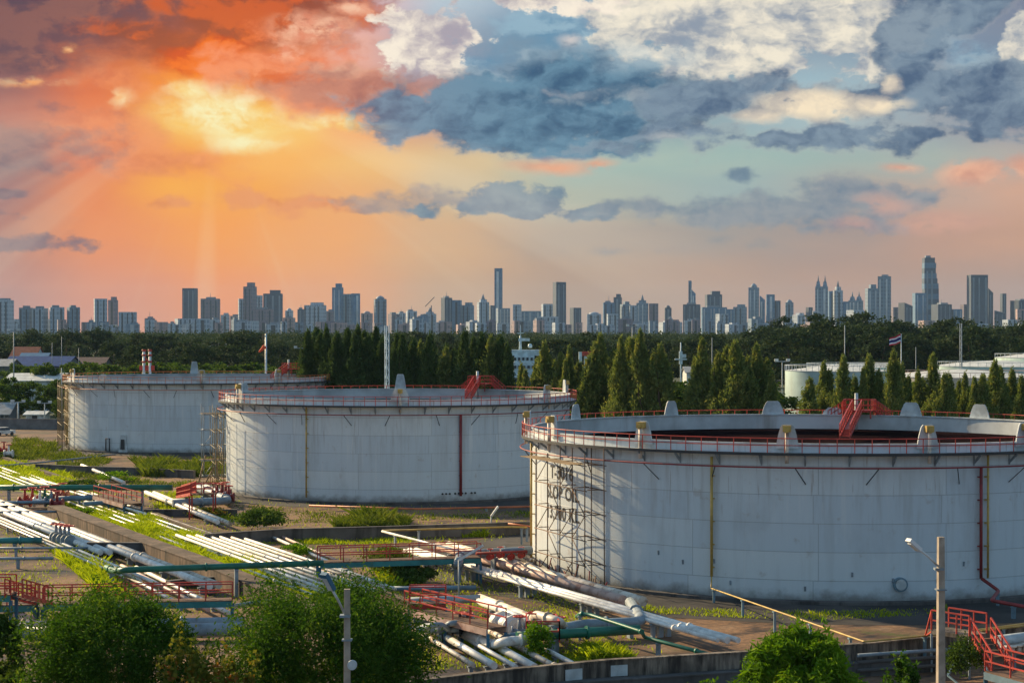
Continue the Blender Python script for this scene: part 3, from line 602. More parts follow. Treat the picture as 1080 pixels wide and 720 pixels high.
for i, (y, r, m) in enumerate(((530, .16, 'bluegrey'), (534.5, .14, 'dark'), (540, .12, 'grey'))):
    pipe('%s dark cross pipe at the left edge, above the white bundle' % ['upper', 'middle', 'lower'][i], [P(-20, y, .9), P([52, 24, 60][i], y-.6, .9)], r, m, 'cross pipes above the white bundle', 6, 8)
for i, (y, x1, r, m, w) in enumerate(((570, 44, .26, 'teal', 'thick teal cross pipe'), (578, 100, .10, 'grey', 'thin grey cross pipe under the teal one'), (589, 56, .12, 'grey', 'short grey cross pipe over bare concrete'))):
    pipe(w+' at the left edge', [P(-25, y, .8), P(x1, y-.4, .8)], r, m, 'cross pipes at the left edge', 6, 9)
for i, y in enumerate((661, 668)):
    pipe(['farther', 'nearer'][i]+' thick blue grey pipe between the two big foreground trees', [P(18, y, .6), P(258, y-5, .6)], [.34, .40][i], 'grey', 'thick grey pipes behind the trees', 6, 11)
pipe('thick pink pipe end beneath the left footbridge', [P(4, 636, .8), P(16, 646, .8), P(40, 664, .6)], .34, 'pink', None, 3, 0)
pipe('thin blue grey pipe low in the bushes below the footbridge', [P(412, 620.5, .5), P(502, 619.5, .5)], .17, 'bluegrey', None, 5, 9)
pipe('grey pipe standing out behind the white pipes at the tree', [P(248, 638, .9), P(292, 632, .9)], .12, 'grey', None, 5, 7)
pipe('short mottled pipe lying in the ditch under the footbridge', [P(352, 600, .4), P(404, 618, .4)], .28, 'grey', None, 5, 6)
pipe('rusty pipe beside the mottled pipe in the ditch', [P(338, 602, .2), P(416, 628, .2)], .14, 'cream', None, 5, 0)
# central manifold
def valve(parent, p, s=1.0, m='green', axis=(1, 0, 0)):
    p = Vector(p); ax = Vector(axis).normalized(); v = MB(); v.tube([p-ax*.35*s, p+ax*.35*s], .2*s, 8); v.tube([p-ax*.4*s, p-ax*.3*s], .33*s, 10); v.tube([p+ax*.3*s, p+ax*.4*s], .33*s, 10)
    v.tube([p, p+Vector((0, 0, .75*s))], .12*s, 8, r2=.07*s); o = v.build('valve', M[m], parent)
    w = MB(); c_ = p+Vector((0, 0, .78*s)); w.tube([c_+Vector((math.cos(k*.524)*.3*s, math.sin(k*.524)*.3*s, 0)) for k in range(12)], .035*s, 5, closed=True)
    for k in range(3): e = Vector((math.cos(k*1.047), math.sin(k*1.047), 0))*.3*s; w.beam(c_-e, c_+e, .04*s)
    w.build('handwheel', M['red'], o); return o
t = pipe('grey pipe rising beside the red valve manifold', [P(482, 596, .9), P(483, 594, 1.7), P(486, 585, 1.8), P(560, 580, 1.8)], .34, 'grey', None, 5, 9)
pipe('thin cream pipe branching under the grey manifold pipe', [P(517, 589, .8), P(554, 597, .8), P(560, 589, 1.6)], .08, 'cream', None, 0, 9)
pipe('pale pipe stub under the footbridge, left of the thick pair', [P(428, 585.5, .6), P(456, 585.5, .6)], .36, 'white', None, 2, 3)
pipe('slim white pipe slanting over the red footbridge', [P(403, 560, 1.5), P(489, 582, 1.5)], .09, 'white', None, 0, 8, cat='pipe')
pipe('slim yellow pipe along the top of the dark wall', [P(403, 559.5, 1.5), P(538, 555.5, 1.5), P(556, 556, 1.5)], .08, 'yellow', None, 0, 9)
pipe('orange hued pipe at the corner of the dark wall and the nearest tank', [P(536, 552, 1.5), P(562, 555.5, 1.3)], .09, 'orange', None, 0, 5)
t = empty('valve_manifold', P(528, 583), 'red valve manifold cluster with handwheels beside the nearest tank', 'valve manifold')
for k in range(5):
    x = 506+k*11; q = MB(); q.tube([P(x, 585, .3), P(x, 585, 1.5)], .12, 6); q.build('riser', M['red'], t); valve(t, P(x, 585+(k%2)*2, 1.5+.3*(k%3)), .72, 'red', (.3, 1, 0))
for k, (z, r) in enumerate(((.9, .14), (2.6, .10), (3.0, .07))): q = MB(); q.tube([P(502, 583.5, z), P(556, 581, z)], r, 7); q.build('header', M[['red', 'rust', 'red'][k]], t)
for k in range(6): q = MB(); q.beam(P(503+k*10.5, 583, 0), P(503+k*10.5, 583, 3.0), .09); q.build('post', M['red'], t)
q = MB(); q.tube(fillet([P(528, 580, 2.9), P(551, 579, 2.9), P(553, 580, 1.4)], .5), .13, 7); q.build('vent_pipe', M['grey'], t)
t = pipe('thick grey pipe turning back from the end of the pink pair', [offs(P(468, 588), P(672, 651), -.5)[1]+Vector((0, 0, 1)), P(678, 656, .9), P(612, 659, .9), P(594, 663, .9), P(575, 660, 1.0)], .34, 'grey', None, 6, 6)
pipe('cream pipe with a raised hump left of the thick grey bend', [P(506, 630, .9), P(562, 652, .9), P(566, 648, 1.9), P(590, 655, 1.9), P(596, 662, .8), P(590, 668, .6)], .26, 'cream', None, 6, 7)
pipe('thick green pipe low across the yard, ending below the nearest tank', [P(545, 671, 1.2), P(674, 663.5, 1.2)], .28, 'green', None, 7, 6)
pipe('slim green pipe falling from a square loop to the low wall', [P(608, 650, .9), P(612, 647, 1.6), P(622, 648, 1.6), P(677, 666, 1.4), P(680, 672, .9), P(768, 695, .8)], .11, 'green', None, 6, 9)
for i, (x0, y0, x1, y1, r, m) in enumerate(((432, 634, 506, 631, .26, 'grey'), (432, 645, 470, 645, .24, 'grey'), (436, 652, 500, 651, .28, 'bluegrey'), (440, 662, 505, 664, .30, 'grey'))):
    w_ = ['farthest', 'second farthest', 'second nearest', 'nearest'][i]
    pipe(w_+' grey header of the manifold beside the big tree', [P(x0, y0, .9), P(x1, y1, .9)], r, m, 'grey headers beside the big tree', 3, 4)
for i, (x, y) in enumerate(((448, 664), (468, 662))):
    pipe(['left', 'right'][i]+' light grey expansion loop on the headers beside the big tree', [P(x-8, y+1, 1.0), P(x, y, 1.0), P(x+6, y-5, 1.5), P(x+18, y-5.5, 1.5), P(x+25, y, 1.0), P(x+36, y, 1.0)], .16, 'grey', 'expansion loops beside the big tree', 0, 0)
pipe('thick white pipe with an orange tint, ending in a double bend', [P(492, 668, .7), P(522, 680, .7), P(532, 676, 1.1), P(556, 675, 1.1)], .27, 'white', None, 4, 5)
pipe('blue striped pipe bending beside the small red cage', [P(528, 676, .6), P(536, 671, 1.0), P(556, 670, 1.0), P(570, 671, .9)], .22, 'bluegrey', None, 4, 5)
pipe('long cream pipe sloping right below the slim trio', [P(505, 634, .8), P(568, 658, .8)], .22, 'white', None, 6, 7)
pipe('fat white cylinder shaped vessel lying left of the small red cage', [P(524, 655, 1.0), P(544, 662, 1.0)], .55, 'white', None, 1.5, 2, cat='vessel', name='vessel')
t = empty('valve_cluster', P(585, 667), 'group of large valves at the left end of the green pipe', 'valve cluster')
for x, y, m_ in ((548, 667, 'grey'), (563, 663, 'bluegrey'), (575, 665, 'grey'), (590, 668, 'grey'), (485, 663, 'dark'), (493, 664, 'dark')): valve(t, P(x, y, .9), 1.2, m_)
t = empty('valve_cluster', P(63, 566), 'row of grey valves on the white bundle at the left', 'valve cluster')
for i in range(4): valve(t, P(59+i*4.5, 567+i*.8, .9), 1.5, 'grey', (.45, -.9, 0))
t = empty('valve_cluster', P(50, 528), 'tangle of red and white valves where the cross pipes meet at the far left', 'valve cluster')
for i, (x, y, m_) in enumerate(((26, 529, 'red'), (34, 527, 'red'), (42, 529, 'white'), (47, 526, 'green'), (54, 529, 'bluegrey'), (59, 524, 'red'), (66, 522, 'orange'), (60, 531, 'darkred'), (4, 475, 'red'), (9, 478, 'white'))): valve(t, P(x, y, .9), 1.6, m_)
# yellow line leaving the nearest tank and running along the low wall; red line on the right
a0 = at3(-27.2, 22.48, 1.6)
pipe('yellow pipe stepping away from the nearest tank to the low wall', [a0+Vector((0, 0, .4)), a0, at3(-26.5, 23.3, .9), P(912, 676.5, 1.75), P(1000, 668, 1.75), P(1100, 655, 1.75)], .05, 'yellow', None, 0, 6.0, support_mat='bluegrey', n=8)
pipe('second slim yellow pipe laid on the low wall at the right edge', [P(1035, 665, 1.72), P(1100, 657.5, 1.72)], .05, 'yellow', None, 0, 0)
a1 = at3(20, 22.55, 1.6)
pipe('dark red pipe bending away from the foot of the nearest tank', [a1, at3(21.5, 23.6, .9), P(1046, 633, .9), P(1100, 643, .9)], .12, 'darkred', None, 0, 6, support_mat='bluegrey')
pipe('orange pipe lying along the foot of the middle tank', [P(326, 533, .4), P(440, 536.5, .4), P(560, 534, .4)], .10, 'orange', None, 0, 14)
M['ochre'] = mat('ochre_scaffold_tube', (.24, .17, .08), .6)
# concrete bund walls
def wall(label, pts, h, th, m='conc', h0=0, cap=True, cat='wall'):
    pts = [Vector((p[0], p[1], 0)) for p in pts]; t = empty('bund_wall', pts[0], label, cat); q = MB(); c_ = MB(); poly_l, poly_r = [], []
    for i, p in enumerate(pts):
        d = (pts[min(i+1, len(pts)-1)]-pts[max(i-1, 0)]).normalized(); s_ = Vector((d.y, -d.x, 0)); poly_l.append(p-s_*th/2); poly_r.append(p+s_*th/2)
    for i in range(len(pts)-1):
        a, b, c, d = poly_l[i], poly_r[i], poly_r[i+1], poly_l[i+1]
        q.prism([(v.x, v.y) for v in (a, b, c, d)], h0, h-.08)
        e = (pts[i+1]-pts[i]).normalized(); s_ = Vector((e.y, -e.x, 0))*.05
        c_.prism([(v.x, v.y) for v in (a-s_, b+s_, c+s_, d-s_)], h-.08, h)
    q.build('wall_face', M[m], t); c_.build('coping', M[m], t); return t
wall('low concrete wall with rust stains along the bottom edge of the yard', [P(420, 719, 1.6), P(540, 704.5, 1.6), P(640, 695, 1.6), P(790, 686, 1.6), P(920, 677, 1.6), P(1005, 668, 1.6), P(1110, 656, 1.6)], 1.6, .3)
t = wall('dark grey wall between the footbridge and the middle tank', [P(215, 564, 1.0), P(300, 558.5, 1.0), P(400, 556, 1.0), P(590, 550, 1.0)], 1.1, .3, 'concd')
wall('dark wall under the weeds before the farthest tank', [P(38, 489, 1.0), P(90, 491.5, 1.0), P(150, 493, 1.0), P(205, 496, 1.0)], 1.0, .35, 'concd')
wall('thin brown kerb wall along the far side of the bright grass', [P(-20, 476), P(75, 510), P(150, 540), P(215, 566), P(270, 590), P(365, 618), P(470, 652)], .45, .55, 'bank')
wall('broad concrete bank between bare dirt and bright grass', [P(58, 545), P(160, 586), P(218, 608), P(290, 640), P(338, 662)], 1.15, 1.5, 'bank')
wall('short dark cross wall joining the broad bank', [P(92, 586), P(158, 586)], 1.1, .4, 'concd')
wall('second short cross wall behind the green pipe, joining the bank', [P(176, 621), P(240, 615)], .6, .4, 'concd')
wall('long dark wall left of the fat blue grey bent pipe', [P(152, 538, .6), P(250, 538, .6)], .7, .3, 'concd')
wall('black boundary wall in front of the white hut at the far left', [P(-20, 452), P(76, 453)], 2.0, .3, 'walld')
wall('low ledge in front of the bottom wall, beneath the leafy bush', [P(560, 726, .5), P(700, 713, .7), P(900, 699, .7), P(1020, 691, .7)], .75, .6, 'concd')
for i, y in enumerate((686, 693.5, 702)):
    pipe('%s grey pipe running in front of the low wall near the red stile' % ['upper', 'middle', 'lower'][i], [P(905, y+5, 1.15-.38*i), P(1012, y-2, 1.15-.38*i)], .10, 'concd' if i else 'grey', 'pipes in front of the low wall', 0, 0)
# white painted patches on the wall face
t = empty('painted_patch', P(600, 722), 'left white painted rectangle on the front of the low wall', 'painted patch', 'painted patches')
w0, w1 = P(540, 704.5, 1.6), P(640, 695, 1.6)
def patch(t, f0, f1, A, B):
    d = (B-A); d.z = 0; s_ = Vector((d.y, -d.x, 0)).normalized()*.155; a, b = A+d*f0+s_, A+d*f1+s_; b2 = MB()
    b2.add([(a.x, a.y, .75), (b.x, b.y, .75), (b.x, b.y, 1.3), (a.x, a.y, 1.3)]+[(a.x+s_.x*.1, a.y+s_.y*.1, .75), (b.x+s_.x*.1, b.y+s_.y*.1, .75), (b.x+s_.x*.1, b.y+s_.y*.1, 1.3), (a.x+s_.x*.1, a.y+s_.y*.1, 1.3)], [(4, 5, 6, 7), (0, 1, 5, 4), (1, 2, 6, 5), (2, 3, 7, 6), (3, 0, 4, 7)]); b2.build('paint', M['plate'], t)
patch(t, .54, .72, w0, w1)
t = empty('painted_patch', P(655, 716), 'right white painted rectangle on the front of the low wall', 'painted patch', 'painted patches')
patch(t, .02, .135, P(640, 695, 1.6), P(790, 686, 1.6))

# red railings and footbridges
def rail(mb, A, B, h=1.0, step=1.6, w=.07):
    A, B = Vector(A), Vector(B)
    for z in (h*.5, h): mb.beam(A+Vector((0, 0, z)), B+Vector((0, 0, z)), w)
    n = max(2, int((B-A).length/step)+1)
    for i in range(n): p = A.lerp(B, i/(n-1)); mb.beam(p, p+Vector((0, 0, h)), w)
def footbridge(label, A, B, width, deckm='teal', legs=6.0, railm='red', group=None, h=1.0):
    A, B = Vector(A), Vector(B); t = empty('footbridge', (A.x, A.y, 0), label, 'footbridge', group); d = (B-A).normalized(); s_ = Vector((d.y, -d.x, 0)).normalized()*width/2
    q = MB(); q.beam(A, B, width, .08); q.build('deck', M['rust'], t)
    for sg in (-1, 1):
        q = MB(); q.beam(A+s_*sg-Vector((0, 0, .2)), B+s_*sg-Vector((0, 0, .2)), .12, .36); q.build('beam', M[deckm], t)
        q = MB(); rail(q, A+s_*sg*.95+Vector((0, 0, .04)), B+s_*sg*.95+Vector((0, 0, .04)), h); q.build('railing', M[railm], t)
    n = max(2, int((B-A).length/legs)+1)
    for i in range(n):
        p = A.lerp(B, i/(n-1))
        if p.z < .5: continue
        for sg in (-1, 1): q = MB(); q.beam(p+s_*sg*.9-Vector((0, 0, .3)), Vector((p.x, p.y, 0))+s_*sg*.9, .18); q.build('leg', M['bluebox'], t)
    return t
def stair(label, A, B, width, m='red', group=None, name='stair'):
    A, B = Vector(A), Vector(B); t = empty(name, (B.x, B.y, 0), label, 'stairs', group); d = (B-A); s_ = Vector((d.y, -d.x, 0)).normalized()*width/2
    for sg in (-1, 1):
        q = MB(); q.beam(A+s_*sg, B+s_*sg, .08, .24); q.build('stringer', M[m], t)
        q = MB(); rail(q, A+s_*sg, B+s_*sg, .95, .9); q.build('railing', M[m], t)
    n = max(3, int(abs(A.z-B.z)/.2))
    for i in range(n): p = A.lerp(B, (i+.5)/n); q = MB(); q.beam(p-s_, p+s_, .24, .04); q.build('tread', M['rust'], t)
    return t
footbridge('long red railed footbridge ending at the valve manifold', P(336, 592.5, 1.9), P(505, 587, 1.9), 1.3)
footbridge('teal footbridge with red rails behind the left foreground tree', P(46, 636, 1.5), P(245, 632, 1.5), 1.2, legs=9)
footbridge('red railed platform at the left edge, over blue legs', P(-20, 637, 1.5), P(38, 636, 1.5), 1.6, legs=4)
stair('short red stair leaning up from the left edge footbridge', P(14, 628, 3.0), P(46, 636, 1.6), 1.0)
footbridge('small high red platform at the far left edge', P(-15, 626, 3.0), P(14, 626, 3.0), 1.3, legs=3)
t = footbridge('sloping red gangway over the manifold beside the big tree', P(436, 640, 1.6), P(524, 662, 1.6), 1.3, legs=4, deckm='pink')
footbridge('short red landing at the top of the sloping gangway', P(432, 636, 1.9), P(470, 636, 1.9), .9, legs=4, deckm='red')
footbridge('red railed bridge over the pipes under the long dark green pipe', P(108, 522, 1.3), P(140, 531, 1.2), 2.0, legs=4, deckm='pink')
footbridge('orange red railing line among weeds right of the red pipe cluster', P(62, 522, .6), P(112, 522, .6), .5, legs=4, deckm='rust', railm='orange')
t = empty('pipe_cage', P(582, 677), 'small red cage over the green pipe at the manifold', 'pipe cage')
for (ax, ay), (bx, by) in (((556, 676), (590, 676)), ((590, 676), (586, 668)), ((586, 668), (555, 667)), ((555, 667), (556, 676))): q = MB(); rail(q, P(ax, ay, .9), P(bx, by, .9), 1.1, 1.0, .08); q.build('railing', M['red'], t)
for x, y in ((556, 676), (590, 676), (586, 668), (555, 667)): q = MB(); q.beam(P(x, y, 0), P(x, y, 1.0), .1); q.build('leg', M['red'], t)
# red stile left of the middle tank
t = empty('stile', P(205, 528), 'red stile with a slanted stair at the left foot of the middle tank', 'stile')
A, B = P(186, 524, .2), P(201, 521, 2.6)
for sg in (0, 3): 
    q = MB(); q.beam(A+Vector((0, sg, 0)), B+Vector((0, sg, 0)), .12, .3); q.build('stringer', M['red'], t); q = MB(); rail(q, A+Vector((0, sg, 0)), B+Vector((0, sg, 0)), 1.0, 1.1, .08); q.build('railing', M['red'], t)
q = MB(); C_, D_ = P(201, 521, 2.4), P(226, 520, 2.4); q.beam(C_, D_, 1.4, .1); q.build('deck', M['rust'], t)
for sg in (-.7, .7): q = MB(); rail(q, C_+Vector((0, sg, 0)), D_+Vector((0, sg, 0)), 1.0, 1.1, .08); q.build('railing', M['red'], t)
for p in (C_, D_):
    for sg in (-.7, .7): q = MB(); q.beam((p.x, p.y+sg, 0), (p.x, p.y+sg, 2.4), .13); q.build('leg', M['red'], t)
t = empty('valve_cluster', P(235, 523), 'dark red valves at the foot of the scaffold by the middle tank', 'valve cluster')
for x, y in ((229, 521), (234, 522), (238, 520), (241, 524)): valve(t, P(x, y, .9), 1.5, 'darkred')
# red stile over the low wall at the lower right
t = empty('stile', P(1000, 700), 'red stile with a concrete landing over the low wall at the lower right', 'stile')
a, b = P(992, 664.5, 2.15), P(1032, 671, 2.15)
q = MB(); q.beam(a, b, 1.5, .22); q.build('landing', M['conc'], t)
d = (b-a).normalized(); s_ = Vector((d.y, -d.x, 0))*.72
for sg in (-1, 1): q = MB(); rail(q, a+s_*sg+Vector((0, 0, .1)), b+s_*sg+Vector((0, 0, .1)), 1.05, .8, .075); q.build('railing', M['red'], t)
q = MB(); q.beam(a+s_+Vector((0, 0, 1.1)), P(976, 671, 1.65), .08); q.beam(P(976, 671, 1.65), a+s_, .07); q.build('brace', M['red'], t)
for p in (b+s_, a+s_): q = MB(); q.beam(p-Vector((0, 0, .1)), Vector((p.x, p.y, 0)), .10); q.build('leg', M['grey'], t)
q = MB(); q.beam(b+s_-Vector((0, 0, .3)), P(1046, 712, 0), .12, .2); q.build('strut', M['white'], t)
q = MB(); q.beam(P(1016, 683, 1.4), P(1000, 712, .3), .10); q.beam(P(1000, 712, .3), P(1012, 722, 0), .08); q.build('strut', M['bluegrey'], t)
stair('red stair stepping down from the stile on the low wall', b+Vector((0.1, -.1, .05)), P(1058, 708, 1.0), 1.1)
footbridge('red railed footbridge leading right from the foot of the stile stair', P(1050, 707, 1.0), P(1105, 722, 1.0), 1.3, legs=3, deckm='bluegrey')
pipe('pale blue pipe along the wall top at the right edge', [P(1052, 676, 1.5), P(1100, 670, 1.5)], .32, 'plate' if 'plate' in M else 'white', None, 0, 3)
t = empty('valve_cluster', P(1060, 684), 'row of cream flanged stubs under the pale blue pipe', 'valve cluster')
for i in range(4): q = MB(); p = P(1060+i*7, 690-i, .9); q.tube([p, p+Vector((0, 0, .35))], .2, 8); q.tube([p+Vector((0, 0, .35)), p+Vector((0, 0, .45))], .3, 10); q.build('stub', M['cream'], t)

# scaffolds
def scaffold(label, org, ux, nx, nz, bay=1.7, depth=1.3, lift=1.75, group='scaffold towers by the tanks', planks=(3, 5), off=Vector((0, 0, 0)), m='rust', z0=0.0, rad=.045):
    t = empty('scaffold', org, label, 'scaffold', group); ux = Vector(ux).normalized(); uy = Vector((-ux.y, ux.x, 0)); o = Vector(org); H = nz*lift+.9; rnd = random.Random(len(label))
    for i in range(nx+1):
        for j in (0, 1):
            p = o+ux*bay*i+uy*depth*j; q = MB(); q.tube([p+Vector((0, 0, z0)), p+Vector((rnd.uniform(-.05, .05), 0, H+rnd.uniform(-.5, .6)))], rad, 5); q.build('standard', M[m], t)
    for k in range(1, nz+1):
        z = k*lift
        if z < z0: continue
        for j in (0, 1): p = o+uy*depth*j+Vector((0, 0, z)); q = MB(); q.tube([p-ux*.3, p+ux*(bay*nx+.3)], rad*.85, 5); q.build('ledger', M[m], t)
        for i in range(nx+1): p = o+ux*bay*i+Vector((0, 0, z+.06)); q = MB(); q.tube([p-uy*.2, p+uy*(depth+.2)], .035, 5); q.build('transom', M[m], t)
        for i in range(nx):
            if (i+k) % 2 == 0 or k % 3 == 0:
                a, b = o+ux*bay*i, o+ux*bay*(i+1)
                if k % 2: a, b = b, a
                q = MB(); q.tube([a+Vector((0, 0, z-lift)), b+Vector((0, 0, z))], .032, 5); q.build('brace', M[m], t)
    for k in planks:
        z = k*lift+.14
        for j in range(4): p = o+uy*(.18+j*.3)+Vector((0, 0, z)); q = MB(); q.beam(p-ux*.2, p+ux*(bay*nx+.2), .23, .05); q.build('plank', M['wood'], t)
    return t
p0 = at3(-71.5, 23.2, 0); p1 = at3(-49.5, 24.6, 0); d = (p1-p0)
scaffold('rusty scaffold standing in front of the black lettering on the nearest tank', p1, (p0-p1), 4, 5, bay=d.length/4, depth=-1.5, planks=(5,))
p0 = at2(-84, 20.9, 0); p1 = at2(-60, 21.6, 0); scaffold('scaffold clasping the sunlit left edge of the middle tank', p0, p1-p0, 3, 5, bay=(p1-p0).length/3, depth=-.8, planks=(), rad=.04, m='ochre')
p0 = D(215, 206); scaffold('tall rusty scaffold tower left of the middle tank', p0, (1, .35, 0), 2, 5, bay=1.3, depth=1.5, planks=(2, 5), m='grey', rad=.055, z0=1.5)
p0 = at1(-86, 21.4, 0); p1 = at1(-50, 22.6, 0); scaffold('scaffold clasping the left side of the farthest tank', p0, p1-p0, 4, 5, bay=(p1-p0).length/4, depth=-1.0, lift=1.95, planks=(5,), rad=.06, m='ochre')
t = empty('timber_prop', P(222, 521), 'pair of long bare timber props leaning under the scaffold tower', 'timber props')
for a, b in ((D(207, 206), D(217, 207, 4.1)), (D(233, 204), D(226, 207, 4.3)), (D(213, 206, .3), D(226, 206, 2.8))): q = MB(); q.tube([a, b], .10, 6); q.build('prop', M['wood'], t)
# clutter at the foot of the lettered tank
t = empty('scrap_heap', P(600, 616), 'heap of scaffold scrap and weeds at the foot of the lettered tank', 'scrap heap'); rnd = random.Random(5)
for i in range(26):
    x = rnd.uniform(566, 632); y = 606+(x-566)*.33+rnd.uniform(-1, 3); p = P(x, y, .1); q = MB(); a_ = rnd.uniform(0, 3.1); L = rnd.uniform(.5, 1.8)
    q.tube([p, p+Vector((math.cos(a_)*L*.6, math.sin(a_)*L*.4, rnd.uniform(.2, 1.6)))], .05, 5); q.build('scrap_bar', M['rust' if i % 3 else 'darkred'], t)

# floodlights on slim posts
def floodlight(label, base, h, tipd, L=1.4, m='lamp'):
    b = Vector(base); t = empty('floodlight', b, label, 'floodlight', 'slim floodlights in the yard'); q = MB(); q.tube([b, b+Vector((0, 0, h))], .06, 6); q.build('post', M['grey'], t)
    tp = Vector(tipd).normalized(); q = MB(); q.beam(b+Vector((0, 0, h)), b+Vector((0, 0, h))+tp*L, .22, .16); q.build('lamp_head', M[m], t); return t
floodlight('slim floodlight with a tilted white head near the dark wall', P(518, 563), 1.6, (1, .2, 1.4), 1.1)
floodlight('slim floodlight leaning over the slim trio of pipes', P(484, 640), 3.1, (1.2, -.2, .75), 1.9)

# ------------------------------------------------------------------ skyline, some five kilometres away
def facade(name, c, win, sx=7.0, k=.5):
    m = bpy.data.materials.new(name); m.use_nodes = True; nt = m.node_tree; b = nt.nodes['Principled BSDF']; h = G_(nt)
    t = h.n('ShaderNodeTexCoord').outputs['Object']; sp = h.n('ShaderNodeSeparateXYZ'); nt.links.new(t, sp.inputs[0]); x, y, z = sp.outputs
    s = h.m('ADD', x, y)
    br = h.n('ShaderNodeTexBrick'); nt.links.new(h.xyz(h.m('ADD', s, 500.0), z, 0.0), br.inputs['Vector']); br.inputs['Scale'].default_value = 1.0; br.offset = 0.0
    br.inputs['Brick Width'].default_value = sx; br.inputs['Row Height'].default_value = 9.6; br.inputs['Mortar Size'].default_value = 1.5; br.inputs['Mortar Smooth'].default_value = .3; br.inputs['Bias'].default_value = 0
    br.inputs['Color1'].default_value = tuple(win)+(1,); br.inputs['Color2'].default_value = tuple(v*1.9 for v in win)+(1,); br.inputs['Mortar'].default_value = tuple(c)+(1,)
    n = h.noise(h.xyz(h.m('MULTIPLY', s, .05), h.m('MULTIPLY', z, .012), 0.0), 1, 3, .5)
    cc = h.mix(h.ss(n, .4, .6, .05, k), br.outputs[0], tuple(c)+(1,))
    nt.links.new(cc, b.inputs['Base Color']); b.inputs['Roughness'].default_value = .6; return m
FA = {'w': facade('pale_tower_facade', (.40, .46, .53), (.10, .13, .17)), 'g': facade('grey_tower_facade', (.17, .25, .33), (.06, .085, .12), 9), 'd': facade('dark_glass_facade', (.035, .065, .105), (.02, .04, .07), 8, .4),
      'b': facade('blue_glass_facade', (.08, .18, .29), (.04, .10, .18), 8), 'p': facade('mauve_tower_facade', (.22, .17, .20), (.09, .08, .11), 8), 'r': facade('pinkish_block_facade', (.42, .28, .27), (.14, .11, .12), 9)}
M['strip_d'] = mat('dark_glazing', (.03, .045, .065), .3, scale=.02); M['strip_w'] = mat('pale_concrete_strip', (.55, .56, .57), .7, scale=.02); M['strip_g'] = mat('grey_concrete_strip', (.20, .24, .29), .7, scale=.02)
NAMEC = {'w': 'pale', 'g': 'grey', 'd': 'dark', 'b': 'blue glass', 'p': 'mauve', 'r': 'pinkish'}
def tower(x0, x1, yt, c, dist, label, top=None, strips=None, rz=None, name='tower_block'):
    rnd = random.Random(int(x0*7+yt*13)); cx = (x0+x1)/2; p = D(cx, dist); w = (x1-x0)*dist/F; H = ZA(yt, dist)
    rz = rnd.uniform(-.5, .5) if rz is None else rz
    dep = min(w*.75, 34); wf = (w-dep*abs(math.sin(rz)))/math.cos(rz)
    if wf < w*.45: rz = .12; wf = w*.92; dep = w*.5
    t = empty(name, (p.x, p.y, 0), label, 'tower' if H > 60 else 'building', 'skyline buildings'); t.rotation_euler = (0, 0, rz)
    def loc(mb, nm, m): # build around the origin then parent
        o = mb.build(nm, m); o.parent = t; return o
    hb = H if top in (None, 'flat') else H*.93
    if top == 'spire': hb = H*.88
    if top == 'twin': hb = H*.86
    q = MB(); q.box((0, 0, hb/2), (wf, dep, hb)); loc(q, 'wall', FA[c])
    sn = strips if strips is not None else max(1, int(w/13)); sc = {'w': 'strip_d', 'r': 'strip_d', 'g': rnd.choice(['strip_d', 'strip_w']), 'd': 'strip_g', 'b': rnd.choice(['strip_w', 'strip_d']), 'p': 'strip_d'}[c]
    for i in range(sn):
        xx = (-.5+(i+.5)/sn)*wf+rnd.uniform(-.06, .06)*wf; q = MB(); q.box((xx, -dep/2, hb*.49), (wf/sn*rnd.uniform(.16, .34), 1.6, hb*.93)); loc(q, 'window_strip', M[sc])
    if top is None:
        q = MB(); q.box((rnd.uniform(-.15, .15)*wf, 0, hb+2.2), (wf*.5, dep*.6, 4.4)); loc(q, 'roof_room', M['strip_g'])
        if rnd.random() < .35: q = MB(); q.tube([(0, 0, hb+4), (0, 0, hb+rnd.uniform(10, 22))], .8, 5, r2=.3); loc(q, 'mast', M['strip_g'])
    elif top == 'step':
        q = MB(); q.box((wf*.12, 0, hb+(H-hb)/2), (wf*.55, dep*.7, H-hb)); loc(q, 'crown', FA[c])
    elif top == 'spire':
        q = MB(); q.box((0, 0, hb+(H-hb)*.25), (wf*.62, dep*.62, (H-hb)*.5)); loc(q, 'crown', FA[c]); q = MB(); q.tube([(0, 0, hb+(H-hb)*.5), (0, 0, H+8)], wf*.2, 6, r2=.6); loc(q, 'spire', M['strip_g'])
    elif top == 'twin':
        for sg in (-.27, .27): q = MB(); q.box((sg*wf, 0, hb+(H-hb)*.3), (wf*.36, dep*.6, (H-hb)*.6), taper=.6); q.tube([(sg*wf, 0, hb+(H-hb)*.6), (sg*wf, 0, H+6)], wf*.07, 5, r2=.6); loc(q, 'spire', FA[c])
    elif top == 'slope':
        q = MB(); y = dep/2; q.add([(-wf/2, -y, hb), (wf/2, -y, hb), (wf/2, y, hb), (-wf/2, y, hb), (-wf/2, -y, H*1.02), (-wf/2, y, H*1.02)], [(0, 1, 4), (3, 5, 2), (0, 4, 5, 3), (1, 2, 5, 4), (3, 2, 1, 0)]); loc(q, 'roof', FA[c])
    elif top == 'dome':
        q = MB(); q.lathe((0, 0, hb), [(wf*.36, 0), (wf*.36, (H-hb)*.4), (wf*.22, (H-hb)*.8), (.01, (H-hb)*1.1)], 12); loc(q, 'crown', FA[c])
    return t
